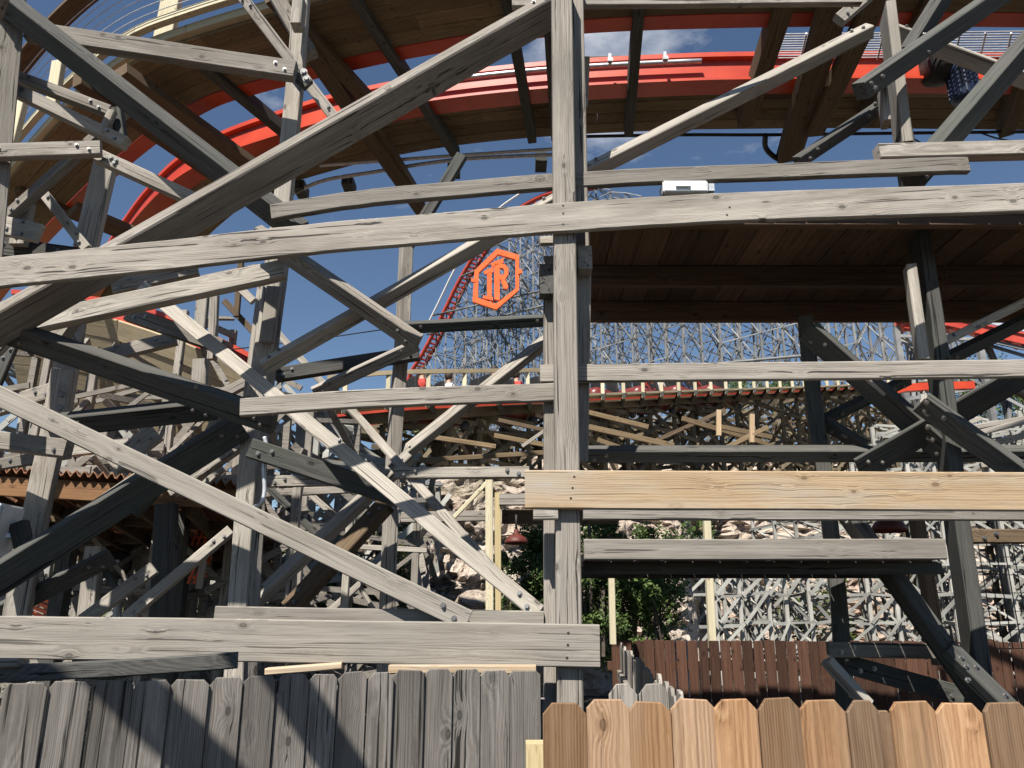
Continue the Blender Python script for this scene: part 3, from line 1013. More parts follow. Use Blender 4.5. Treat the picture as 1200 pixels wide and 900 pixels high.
far_rail = zpath([(60, 420), (120, 320), (158, 265), (185, 232), (220, 200), (270, 173), (340, 149), (400, 132), (510, 111), (650, 96), (800, 88), (900, 86), (1050, 85), (1300, 88)], H)
near_rail = zpath([(-60, 420), (20, 310), (75, 245), (157, 167), (233, 113), (300, 88), (440, 53), (567, 30), (680, 15), (850, 8), (1050, 6), (1300, 8)], H)


def rail_sweep(name, path, mat, parent, prof, n=(0, 0, 1)):
    """closed profile (across, up) swept level along a path"""
    bm = bmesh.new()
    rings = []
    for i, p in enumerate(path):
        a = path[min(i + 1, len(path) - 1)] - path[max(i - 1, 0)]
        a.z = 0
        a.normalize()
        s = Vector((a.y, -a.x, 0))
        rings.append([bm.verts.new(p + s * u + Vector((0, 0, v))) for u, v in prof])
    m = len(prof)
    for a, b in zip(rings, rings[1:]):
        for k in range(m):
            bm.faces.new((a[k], a[(k + 1) % m], b[(k + 1) % m], b[k]))
    bm.faces.new(rings[0])
    bm.faces.new(list(reversed(rings[-1])))
    return part_bm(name, bm, mat, parent)


ibox = [(-0.15, -0.22), (0.17, -0.22), (0.17, -0.18), (0.10, -0.17), (0.10, 0.14), (0.17, 0.15), (0.17, 0.22), (-0.15, 0.22), (-0.15, 0.15), (-0.09, 0.14), (-0.09, -0.17), (-0.15, -0.18)]
rail_sweep('steel_rail', far_rail, ORANGE, TR, ibox)
rail_sweep('steel_rail', near_rail, ORANGE, TR, [(u_ * 0.72, v_) for u_, v_ in ibox])


def offset_path(path, d, dz=0.0):
    out = []
    for i, p in enumerate(path):
        a = path[min(i + 1, len(path) - 1)] - path[max(i - 1, 0)]
        a.z = 0
        a.normalize()
        out.append(p + Vector((a.y, -a.x, 0)) * d + Vector((0, 0, dz)))
    return out


NEARP, NEARW = 4, 1.10


def plank_run(parent, path, d, w, mat, dz, seg=9, name='plank', th=0.045):
    """planks laid end to end along a curve, each its own piece"""
    op = offset_path(path, d, dz)
    i = random.randint(0, 3)
    first = 0
    while first < len(op) - 1:
        last = min(first + seg, len(op) - 1)
        pts = [q.copy() for q in op[first:last + 1]]
        pts[-1] = pts[-1].lerp(pts[-2], 0.012)
        if len(pts) >= 2 and (pts[0] - pts[-1]).length > 0.2:
            ax = (pts[-1] - pts[0]).normalized()
            u, nn = frame_for(ax, (0, 0, -1))
            Mw = Matrix.Translation((pts[0] + pts[-1]) / 2) @ Matrix((ax, u, nn)).transposed().to_4x4()
            inv = Mw.inverted()
            loc = [inv @ p for p in pts]
            fr = []
            for j in range(len(loc)):
                a = (loc[min(j + 1, len(loc) - 1)] - loc[max(j - 1, 0)]).normalized()
                fr.append(frame_for(a, (0, 0, 1)))
            child(name, sweep(loc, fr, w, th, mat, name, 0.004), parent, Mw)
        first = last
        seg = random.choice((8, 9, 11, 12))


for j in range(4):                                   # walkway beyond the far rail
    plank_run(TR, far_rail, -(0.34 + 0.245 * j), 0.235, GOLD, -0.06 - 0.001 * j)
for j in range(NEARP):                                   # walkway this side of the near rail
    plank_run(TR, near_rail, 0.25 + 0.232 * j, 0.227, GOLD, -0.22 - 0.001 * j)
plank_run(TR, near_rail, NEARW, 0.10, CREAM, -0.18, name='edge_board', th=0.12)
plank_run(TR, near_rail, NEARW + 0.16, 0.09, CREAM, -0.06, name='edge_board', th=0.10)
plank_run(TR, near_rail, NEARW + 0.5, 0.24, BROWN, 0.6, name='handrail', th=0.06)
plank_run(TR, far_rail, -(0.34 + 0.245 * 4 + 0.02), 0.05, GREY, 0.95, name='handrail', th=0.1)
# cables of the handrail infill
for j in range(6):
    tp = offset_path(near_rail, NEARW + 0.26 + 0.04 * j, 0.06 + 0.09 * j)
    child('handrail_cable', tube(tp, 0.006, STEEL, 'handrail_cable', 5), TR)
# cross beams under rails and walkways
for (a, b, w_, t_) in (((752, -20), (737, 160), 0.13, 0.2), ((640, 0), (650, 165), 0.10, 0.2), ((590, -20), (624, 168), 0.13, 0.2), ((405, -15), (535, 186), 0.13, 0.2),
                       ((930, -20), (874, 150), 0.22, 0.25), ((215, 62), (340, 165), 0.14, 0.2), ((90, 100), (258, 215), 0.16, 0.22), ((1105, -20), (1015, 150), 0.2, 0.25),
                       ((20, 225), (195, 300), 0.16, 0.22), ((1240, 0), (1180, 160), 0.2, 0.25)):
    a3, b3 = PZ(a[0], a[1], H - 0.32), PZ(b[0], b[1], H - 0.32)
    o = timber('tie', [a3, b3], w_, t_, BROWN if w_ > 0.15 else SHADEW, TR, (0, -0.35, -0.94))
# the heavier trestle members that carry the curve
for (a, b, w_, dy) in (((330, 15), (497, 255), 0.2, 0.5), ((318, 0), (440, 130), 0.17, 0.42), ((436, 150), (492, 240), 0.17, 0.44), ((982, 0), (925, 190), 0.34, 0.5), ((1030, 0), (955, 160), 0.24, 0.55),
                       ((140, 90), (330, 225), 0.26, 0.6), ((85, 250), (230, 310), 0.3, 0.75)):
    a3, b3 = PZ(a[0], a[1], H - dy), PZ(b[0], b[1], H - dy - 0.05)
    timber('ledger', [a3, b3], w_, 0.16, BROWN, TR, (0, -0.5, -0.86))
# brackets hanging under the outer walkway edge
for px, py in ((353, 222), (409, 217), (532, 198), (634, 190)):
    p = PZ(px, py, H - 0.25)
    bm = bmesh.new()
    add_box(bm, p, (0.18, 0.35, 0.16))
    part_bm('bracket', bm, SHADEW, TR)
# lit handrail posts of new pine
for (a, b, w_) in (((203, -25), (188, 52), 24), ((66, 70), (58, 122), 14), ((24, 110), (8, 175), 12)):
    pa, pb = P(a[0], a[1], 8.3), P(b[0], b[1], 8.3)
    timber('handrail_post', [pa, pb], w_ * camdepth(pa) / F, 0.09, CREAM, TR, (-0.2, -1, 0))
# perforated steel strip and clips on the far rail, steel grating between the rails at right
strip = offset_path(far_rail[48:], 0.19, 0.0)
child('cable_tray', tube(offset_path(far_rail[46:62], 0.21, 0.05), 0.035, STEEL, 'cable_tray', 8), TR)
for px, py in ((712, 84), (775, 82)):
    p = PZ(px, py, H) + Vector((0, -0.25, 0))
    bm = bmesh.new()
    add_box(bm, p, (0.04, 0.04, 0.16))
    add_box(bm, p + Vector((0, -0.03, -0.04)), (0.07, 0.05, 0.05))
    part_bm('clip', bm, STEEL, TR)
bm = bmesh.new()
for i in range(11):
    a3, b3 = PZ(912, 40 + i * 2.8, H - 0.05), PZ(1260, 36 + i * 3.0, H - 0.05)
    add_bar(bm, a3, b3, 0.014, 0.012, (0, 0, 1))
for i in range(12):
    a3, b3 = PZ(915 + i * 30, 39, H - 0.06), PZ(908 + i * 30, 70, H - 0.06)
    add_bar(bm, a3, b3, 0.02, 0.03, (0, 0, 1))
part_bm('grating', bm, STEEL, TR, 'stuff')
timber('fascia_board', [PZ(690, 71, H + 0.3), PZ(885, 66, H + 0.3)], 0.14, 0.05, BROWN, TR)
ob = timber('hanging_board', [P(686, 66, 8.0), P(684, 124, 8.0)], 0.11, 0.05, GREY, TR)

# conduits below the outer walkway
c1 = catmull([PZ(375, 194, H - 0.3), PZ(540, 182, H - 0.3), PZ(660, 174, H - 0.3)], 8)
c2 = catmull([PZ(326, 236, H - 0.3), PZ(375, 213, H - 0.3), PZ(436, 202, H - 0.3), PZ(537, 187, H - 0.3), PZ(660, 181, H - 0.3)], 8)
o = link('conduit', tube(c1, 0.028, STEEL, 'conduit'))
tag(o, 'upper of two bright steel conduits under the far walkway edge', 'conduit', 'conduits under the walkway')
o = link('conduit', tube(c2, 0.032, STEEL, 'conduit'))
tag(o, 'lower bright steel conduit that bends down towards the left tower', 'conduit', 'conduits under the walkway')
c3 = catmull([PZ(682, 160, H - 0.3), PZ(800, 158, H - 0.3), PZ(900, 158, H - 0.3), PZ(1060, 156, H - 0.3), PZ(1240, 154, H - 0.3)], 6)
o = link('cable', tube(c3, 0.025, BLACK, 'cable'))
tag(o, 'straight black cable strung along the walkway edge at right', 'cable')
c4 = catmull([PZ(897, 158, H - 0.35), PZ(897, 172, H - 0.4), PZ(905, 182, H - 0.45), PZ(918, 190, H - 0.5)], 6)
o = link('cable', tube(c4, 0.04, BLACK, 'cable'))
tag(o, 'thick black cable loop hanging down by the dark trestle leg', 'cable')
for (a, m, b, lab) in (((1060, 157), (1080, 168), (1092, 178), 'thin black wire sagging below the cable, nearest the pale post'), ((1150, 156), (1168, 162), (1190, 166), 'thin black wire drooping at the far right under the track')):
    o = link('wire', tube(catmull([PZ(a[0], a[1], H - 0.33), PZ(m[0], m[1], H - 0.33), PZ(b[0], b[1], H - 0.33)], 6), 0.012, BLACK, 'wire', 6))
    tag(o, lab, 'wire')
for (a, b, lab) in (((395, 305 + 95), (300, 414), 'thin dark wire crossing the blue sky left of the slender post'),):
    o = link('wire', tube([P(450, 386, 9), P(360, 399, 9), P(250, 412, 9)], 0.008, BLACK, 'wire', 6))
    tag(o, lab, 'wire')
# motor at upper right
mt = thing('motor', 'dark blue cylindrical motor hanging under the track at upper right', 'motor', P(1128, 95, 8.6))
mo = child('motor_body', lathe([(0.0, -0.28), (0.15, -0.28), (0.17, -0.24), (0.17, 0.1), (0.19, 0.12), (0.19, 0.2), (0.13, 0.24), (0.12, 0.34), (0, 0.34)], BLUE, 'motor_body', 20), mt, Matrix.Translation(P(1128, 97, 8.6)))
bm = bmesh.new()
for k in range(16):
    a = k * 6.2832 / 16
    c = P(1128, 97, 8.6) + Vector((math.cos(a) * 0.175, math.sin(a) * 0.175, -0.07))
    add_box(bm, c, (0.02, 0.02, 0.32), Matrix.Rotation(a, 3, 'Z'))
part_bm('cooling_fin', bm, BLUE, mt, 'stuff')
child('gearbox', lathe([(0.0, -0.16), (0.2, -0.16), (0.26, -0.08), (0.26, 0.08), (0.2, 0.16), (0, 0.16)], BLACK, 'gearbox', 18), mt, Matrix.Translation(P(1098, 78, 8.7)) @ Matrix.Rotation(R(90), 4, 'Y'))

# electrical box on the curved rail
eb = thing('junction_box', 'pale grey electrical junction box sitting just above the curved rail', 'electrical box', P(801, 228, 4.3))
bm = bmesh.new()
c = P(801, 223.5, 4.3)
add_box(bm, c, (0.28, 0.12, 0.08))
bmesh.ops.bevel(bm, geom=bm.edges[:], offset=0.008, segments=2, affect='EDGES')
part_bm('enclosure', bm, BOXM, eb)
bm = bmesh.new()
add_box(bm, c + Vector((-0.02, -0.0725, 0.005)), (0.09, 0.003, 0.03))
part_bm('label_plate', bm, WHITE, eb)
bm = bmesh.new()
add_box(bm, c + Vector((0.165, -0.02, 0.0)), (0.035, 0.05, 0.05))
part_bm('cable_gland', bm, STEEL, eb)

# flexible conduit down the left tower
o = link('conduit', tube(catmull([P(310, 512, 5.05), P(313, 530, 5.05), P(309, 548, 5.05), P(310, 575, 5.05), P(306, 590, 5.05), P(299, 594, 5.1)], 6), 0.014, STEEL, 'conduit'))
tag(o, 'thin steel conduit clipped down the left tower post with a curved end', 'conduit')
spk = thing('speaker', 'white speaker cabinet at the left edge beside the leaning post', 'speaker', P(0, 650, 5.2))
bm = bmesh.new()
add_box(bm, P(-2, 622, 5.3), (0.13, 0.25, 0.36), Matrix.Rotation(R(8), 3, 'Y'))
bmesh.ops.bevel(bm, geom=bm.edges[:], offset=0.015, segments=2, affect='EDGES')
part_bm('cabinet', bm, WHITE, spk)
bm = bmesh.new()
add_bar(bm, P(4, 628, 5.3), P(22, 627, 5.35), 0.03, 0.03)
part_bm('bracket', bm, STEEL, spk)

# ------------------------------------------------------------------ fences
def picket_mesh(w, h, th, ear, mat, seed):
    """dog-eared picket; local X up the board so that the grain runs along it"""
    rr = random.Random(seed)
    bm = bmesh.new()
    e1, e2 = ear * rr.uniform(0.8, 1.2), ear * rr.uniform(0.8, 1.2)
    jl, jr = rr.uniform(-0.004, 0.004), rr.uniform(-0.004, 0.004)
    out = [(0, -w / 2), (0, w / 2), (h - e1 * 1.15, w / 2 + jr), (h, w / 2 - e1), (h + rr.uniform(-.004, .004), -w / 2 + e2), (h - e2 * 1.15, -w / 2 + jl)]
    f = bm.faces.new([bm.verts.new((a, b, 0)) for a, b in out])
    r = bmesh.ops.extrude_face_region(bm, geom=[f])
    for v in [g for g in r['geom'] if isinstance(g, bmesh.types.BMVert)]:
        v.co.z -= th
    bmesh.ops.recalc_face_normals(bm, faces=bm.faces)
    ed = [e for e in bm.edges if e.calc_face_angle(0) > 1.0]
    bmesh.ops.bevel(bm, geom=ed, offset=0.0025, segments=1, affect='EDGES')
    return mesh_from(bm, 'picket', mat)


def fence(th, spec, yfun, mat, ear=0.03, face=-1):
    """spec: (left px, right px, top py) per picket, read off the photograph; stood on the ground along yfun(px)"""
    for i, (a, b, top) in enumerate(spec):
        pa, pb = P(a + 0.5, top, yfun(a)), P(b - 0.5, top, yfun(b))
        d = pb - pa
        w = math.hypot(d.x, d.y)
        z = (pa.z + pb.z) / 2
        ux = Vector((d.x, d.y, 0)).normalized()
        nn = Vector((ux.y, -ux.x, 0))
        if nn.y > 0 and face < 0:
            nn = -nn
        up = Vector((random.uniform(-0.0018, 0.0018), 0, 1)).normalized()
        side = nn.cross(up)
        mid = (pa + pb) / 2 + nn * random.uniform(-0.004, 0.004)
        Mw = Matrix.Translation((mid.x, mid.y, 0.03)) @ Matrix((up, side, nn)).transposed().to_4x4()
        child('picket', picket_mesh(w + (0.001 if ear > 0.02 else 0.0), z - 0.03, 0.018, min(ear, w * 0.27), mat, i * 13 + len(spec)), th, Mw)


GF = thing('picket_fence', 'dark weathered grey dog-eared picket fence along the bottom left', 'fence', (-0.9, 3.3, 0))
xs_g = [-290, -245, -200, -155, -110, -68, -32, 3, 58, 109, 157, 200, 246, 287, 325, 363.5, 397.5, 431.5, 462, 498, 530.5, 563.5, 598, 633]
tops_g = [806, 805, 804, 803, 802, 801, 800, 801, 798, 797, 798, 796, 794, 792, 791, 790, 788, 788, 785, 784, 785, 786, 786]
fence(GF, [(xs_g[i], xs_g[i + 1], tops_g[i]) for i in range(len(xs_g) - 1)], fence_y, FGREY, 0.021)
for zz, mt_ in ((1.12, YELLOW), (0.45, GREY)):
    a, b = P(-285, 800, fence_y(-285) + 0.03), P(634, 788, fence_y(634) + 0.03)
    a.z = b.z = zz
    timber('fence_rail', [a, b], 0.085, 0.038, mt_, GF)
for px in (20, 330, 628):
    a = P(px, 820, fence_y(px) + 0.075)
    timber('fence_post', [Vector((a.x, a.y, 0)), Vector((a.x, a.y, a.z))], 0.085, 0.085, GREY, GF)
tb(GF, 'fence_rail', [(-30, 790, 3.32), (90, 786, 3.35), (278, 774, 3.5)], 19, 0.05, SHADEW)
tb(GF, 'block', [(-20, 778, 3.3), (20, 777, 3.3)], 10, 0.04, GREY)

YR = thing('lumber', 'loose yellow pine boards lying on the rail behind the grey fence', 'lumber', P(470, 785, 4.0))
tb(YR, 'board', [(310, 788, 3.95), (400, 781, 3.98)], 8, 0.09, FRESH)
tb(YR, 'board', [(455, 785, 4.0), (628, 785, 3.96)], 10, 0.07, FRESH)

TF = thing('picket_fence', 'new tan cedar dog-eared picket fence at bottom right', 'fence', (1.2, 2.6, 0))
xs_t = [(636, 688, 824), (688, 737, 820), (736, 785, 822), (786, 837, 819), (837, 886, 820), (887, 938, 819), (938, 990, 821), (990, 1029, 821), (1042, 1095, 823), (1096, 1150, 824), (1150, 1203, 824), (1204, 1256, 825)] + [(1257 + 53 * i, 1309 + 53 * i, 824 + i % 3) for i in range(7)]
fence(TF, xs_t, lambda px: 2.62, FTAN, 0.027)
fence(TF, [(1026, 1046, 833)], lambda px: 2.66, FTAN)
for zz in (1.05, 0.4):
    timber('fence_rail', [Vector((0.09, 2.645, zz)), Vector((2.95, 2.645, zz))], 0.085, 0.038, CREAM, TF)
for px in (632, 1100):
    a = P(px, 872 if px == 632 else 840, 2.75)
    timber('fence_post', [Vector((a.x, a.y, 0)), Vector((a.x, a.y, a.z))], 0.085, 0.085, YELLOW if px == 632 else CREAM, TF)

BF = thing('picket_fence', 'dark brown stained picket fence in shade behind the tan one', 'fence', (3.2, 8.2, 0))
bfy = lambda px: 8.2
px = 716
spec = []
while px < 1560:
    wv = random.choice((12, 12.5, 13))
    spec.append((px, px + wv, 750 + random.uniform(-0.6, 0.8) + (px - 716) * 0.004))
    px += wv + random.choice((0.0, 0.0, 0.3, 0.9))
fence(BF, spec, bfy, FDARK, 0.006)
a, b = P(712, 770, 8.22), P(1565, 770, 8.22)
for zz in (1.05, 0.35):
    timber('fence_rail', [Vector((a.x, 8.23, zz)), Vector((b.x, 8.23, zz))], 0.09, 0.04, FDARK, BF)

SF = thing('picket_fence', 'short grey picket fence running away behind the gap beside the post', 'fence', P(745, 790, 5.0))
ya, xa_ = 3.35, 782
n_p = 30
for i in range(n_p):
    s = i / (n_p - 1)
    yy = 3.5 + (8.1 - 3.5) * s
    X = 0.70 + (1.08 - 0.70) * s
    zt = EYE - 0.40 + random.uniform(-0.03, 0.03)
    nn = Vector((-1, 0.08, 0)).normalized()
    up = Vector((0, random.uniform(-0.03, 0.03), 1)).normalized()
    side = nn.cross(up)
    Mw = Matrix.Translation((X, yy, 0.02)) @ Matrix((up, side, nn)).transposed().to_4x4()
    child('picket', picket_mesh(0.135, zt, 0.018, 0.03, GREY, 400 + i), SF, Mw)
fence(SF, [(712, 746, 802), (747, 782, 802)], lambda px: 3.42, GREY)
timber('fence_rail', [Vector((0.66, 3.5, 0.98)), Vector((1.04, 8.1, 0.98))], 0.085, 0.04, GREY, SF, (-1, 0, 0))

NP = thing('stake', 'cream new pine stake standing between the shrubs right of the post', 'stake', P(718, 760, 7.5))
tb(NP, 'post', [(716, 640, 7.5), (719, 755, 7.5)], 7, 0.07, CREAM)
NP2 = thing('stake', 'tall cream pine stake in front of the right hand lattice', 'stake', P(834, 760, 9))
tb(NP2, 'post', [(829, 600, 9), (836, 760, 9)], 8, 0.09, CREAM)

# new pine gallows behind the frame with the red dish lamp
GP = thing('pine_post', 'new pine double post with a beam, standing behind the frame left of the main post', 'post', P(580, 760, 9.0))
tb(GP, 'post', [(573, 562, 9.0), (574, 770, 9.0)], 9, 0.09, CREAM)
tb(GP, 'post', [(583.5, 577, 9.05), (583, 770, 9.05)], 8, 0.09, YELLOW)
tb(GP, 'beam', [(585, 585, 9.0), (760, 585, 9.0)], 13, 0.09, PALE)
tb(GP, 'beam', [(588, 605, 9.2), (725, 605, 9.2)], 16, 0.09, BROWN)
tb(GP, 'brace', [(532, 606, 9.0), (572, 564, 9.0)], 5, 0.05, CREAM)
tb(GP, 'beam', [(470, 606, 9.4), (572, 604, 9.4)], 12, 0.09, GREY)


def dish_lamp(px, py, y, r, lab):
    t_ = thing('pendant_lamp', lab, 'lamp', P(px, py, y), 'red enamel pendant lamps')
    Mw = Matrix.Translation(P(px, py, y))
    child('lamp_shade', lathe([(0.0, 0.02), (r * 0.9, -0.02), (r, -0.035), (r * 0.98, 0.0), (r * 0.8, r * 0.28), (r * 0.45, r * 0.5), (r * 0.25, r * 0.62), (r * 0.2, r * 0.95), (0.0, r)], RUST, 'lamp_shade', 24), t_, Mw)
    child('lamp_cord', tube([P(px, py, y) + Vector((0, 0, r * 0.95)), P(px, py, y) + Vector((0, 0, r * 2.2))], 0.014, BLACK, 'lamp_cord', 6), t_)


dish_lamp(605, 634, 8.9, 0.135, 'rusty red dish lamp hanging beside the new pine post')
dish_lamp(1042, 618, 6.0, 0.13, 'dark red dish lamp hanging under the walkway at right')

# ------------------------------------------------------------------ shelter with corrugated tin roof at lower left
SH = thing('shelter', 'open shelter at lower left under a rusty corrugated tin roof on dark posts', 'shelter', (-5, 10, 0))
zf, zb = P(100, 556, 6.8).z, P(100, 560, 6.8).z - 0.35
bm = bmesh.new()
x0, x1 = P(-120, 560, 6.8).x, P(322, 580, 7.2).x
nxr = 150
rowv = []
for yy, zz in [(6.66 + 0.76 * j, zf + 0.07 - 0.42 * j / 9) for j in range(10)]:
    rowv.append([bm.verts.new((x0 + (x1 - x0) * i / nxr + (yy - 6.8) * -0.25, yy, zz + 0.028 * math.sin(i * 1.7) - 0.18 * i / nxr)) for i in range(nxr + 1)])
for a, b in zip(rowv, rowv[1:]):
    for i in range(nxr):
        if a is rowv[0] or random.random() > 0.045:
            bm.faces.new((a[i], a[i + 1], b[i + 1], b[i]))
r_ = bmesh.ops.extrude_face_region(bm, geom=bm.faces[:])
for v in [g for g in r_['geom'] if isinstance(g, bmesh.types.BMVert)]:
    v.co.z += 0.012
part_bm('roof', bm, TIN, SH)
for yy, zz in ((6.86, zf - 0.06), (8.2, zf - 0.17), (9.6, zf - 0.25), (11, zf - 0.33), (12.4, zf - 0.40), (13.4, zf - 0.46)):
    timber('purlin', [Vector((x0 - (yy - 6.8) * 0.25, yy, zz)), Vector((x1 - (yy - 6.8) * 0.25, yy, zz - 0.18))], 0.14 if yy < 7 else 0.1, 0.05, BROWN, SH)
timber('fascia_board', [Vector((x0, 6.72, zf - 0.06)), Vector((x1, 6.72, zf - 0.24))], 0.17, 0.04, RUSTW, SH)
for i in range(7):
    xx = x0 + (x1 - x0) * (i + 0.5) / 7
    timber('rafter', [Vector((xx, 6.9, zf - 0.14 - 0.03 * i)), Vector((xx - 1.6, 13.4, zf - 0.46 - 0.03 * i))], 0.12, 0.05, BROWN, SH, (-1, 0, 0))
for px, yy in ((75, 7.6), (205, 7.8), (110, 10.5), (214, 9.5), (40, 12.0)):
    a = P(px, 640, yy)
    timber('post', [Vector((a.x, a.y, 0)), Vector((a.x, a.y, zf - 0.2))], 0.14, 0.14, SHADEW, SH)
# orange plastic barriers and a pale dome under the shelter
ob_specs = [(55, 706, 9.0, 0.35, 'orange slatted plastic barrier on the ground under the shelter'), (237, 622, 9.5, 0.22, 'small orange barrier panel high behind the shelter posts'), (233, 668, 9.5, 0.2, 'lower orange barrier panel leaning behind the left tower')]
for px, py, yy, s, lab in ob_specs:
    t_ = thing('barrier', lab, 'barrier', P(px, py, yy), 'orange plastic barriers')
    for j in range(5):
        c = P(px, py, yy) + Vector((0, 0, (j - 2) * 0.055 * s / 0.2 * 0.6))
        bm = bmesh.new()
        if s > 0.3:
            add_bar(bm, c + Vector((-s * 0.6, 0, 0.03)), c + Vector((s * 0.6, 0, -0.12)), 0.035, 0.03)
        else:
            c = P(px, py, yy) + Vector(((j - 2) * 0.035, 0, 0))
            if j % 2 == 0:
                add_bar(bm, c + Vector((-0.04, 0, -s * 0.8)), c + Vector((0.06, 0, s * 0.8)), 0.028, 0.03)
            else:
                add_bar(bm, P(px, py, yy) + Vector((-0.11, -0.02, (j - 2) * 0.09)), P(px, py, yy) + Vector((0.11, -0.02, (j - 2) * 0.09 + 0.02)), 0.022, 0.02)
        part_bm('slat', bm, PLAST, t_)
dm = thing('canopy', 'small white domed canopy showing behind the shelter post', 'canopy', P(232, 640, 12))
child('dome', lathe([(0.0, -0.02), (0.42, -0.02), (0.43, 0.02), (0.36, 0.14), (0.22, 0.24), (0.08, 0.28), (0.0, 0.285)], WHITE, 'dome', 20), dm, Matrix.Translation(P(232, 636, 12)))
child('pole', tube([P(232, 640, 12), Vector((P(232, 640, 12).x, 12, 0))], 0.03, STEEL, 'pole'), dm)
sg = thing('stand', 'white and dark round stand in the shade beneath the tin roof', 'stand', P(138, 690, 10))
child('disc', lathe([(0.0, -0.03), (0.17, -0.03), (0.19, 0.0), (0.17, 0.03), (0, 0.03)], BLACK, 'disc', 20), sg, Matrix.Translation(P(137, 662, 10)) @ Matrix.Rotation(R(80), 4, 'X'))
child('disc_badge', lathe([(0.0, 0.0), (0.06, 0.0), (0.05, 0.02), (0.0, 0.025)], WHITE, 'disc_badge', 16), sg, Matrix.Translation(P(137, 661, 9.95)) @ Matrix.Rotation(R(80), 4, 'X'))
child('stem', lathe([(0.16, -1.2), (0.07, -1.0), (0.03, 0.0), (0.0, 0.01)], WHITE, 'stem', 12), sg, Matrix.Translation(P(145, 664, 10.1)))

# ------------------------------------------------------------------ lower loop of track seen through the left bents
LO = thing('coaster_track', 'lower loop of track at left with broad tan panels and a dull red rail', 'coaster track', (-4.5, 11, 0))
topc = [(20, 378, 10.5), (90, 384, 10.4), (150, 396, 10.2), (220, 420, 10.0), (305, 458, 9.8)]
for j in range(5):
    for k in range(len(topc) - 1):
        a, b = P(*topc[k]), P(*topc[k + 1])
        off = Vector((0, 0.16 * j - 0.3, -0.245 * j))
        timber('panel', [a + off, b + off - (b - a) * 0.006], 0.289, 0.04, TANB, LO, (0, -0.83, -0.55))
rp = catmull([P(20, 360, 10.8), P(90, 366, 10.7), (P(150, 374, 10.5)), P(220, 396, 10.3), P(300, 436, 10.0)], 5)
rail_sweep('steel_rail', rp, RED, LO, ibox)
for px in (70, 130, 190, 250):
    a = P(px, 440, 10.9)
    timber('post', [Vector((a.x, a.y, 0)), Vector((a.x, a.y, a.z + 0.4))], 0.15, 0.15, GREY, LO)
    timber('brace', [Vector((a.x, a.y - 0.1, 0.8)), Vector((a.x + 1.1, a.y - 0.1, 3.4))], 0.13, 0.05, GREY, LO)
    timber('brace', [Vector((a.x + 1.0, a.y + 0.3, 0.8)), Vector((a.x, a.y + 0.3, 3.2))], 0.13, 0.05, GREY, LO)


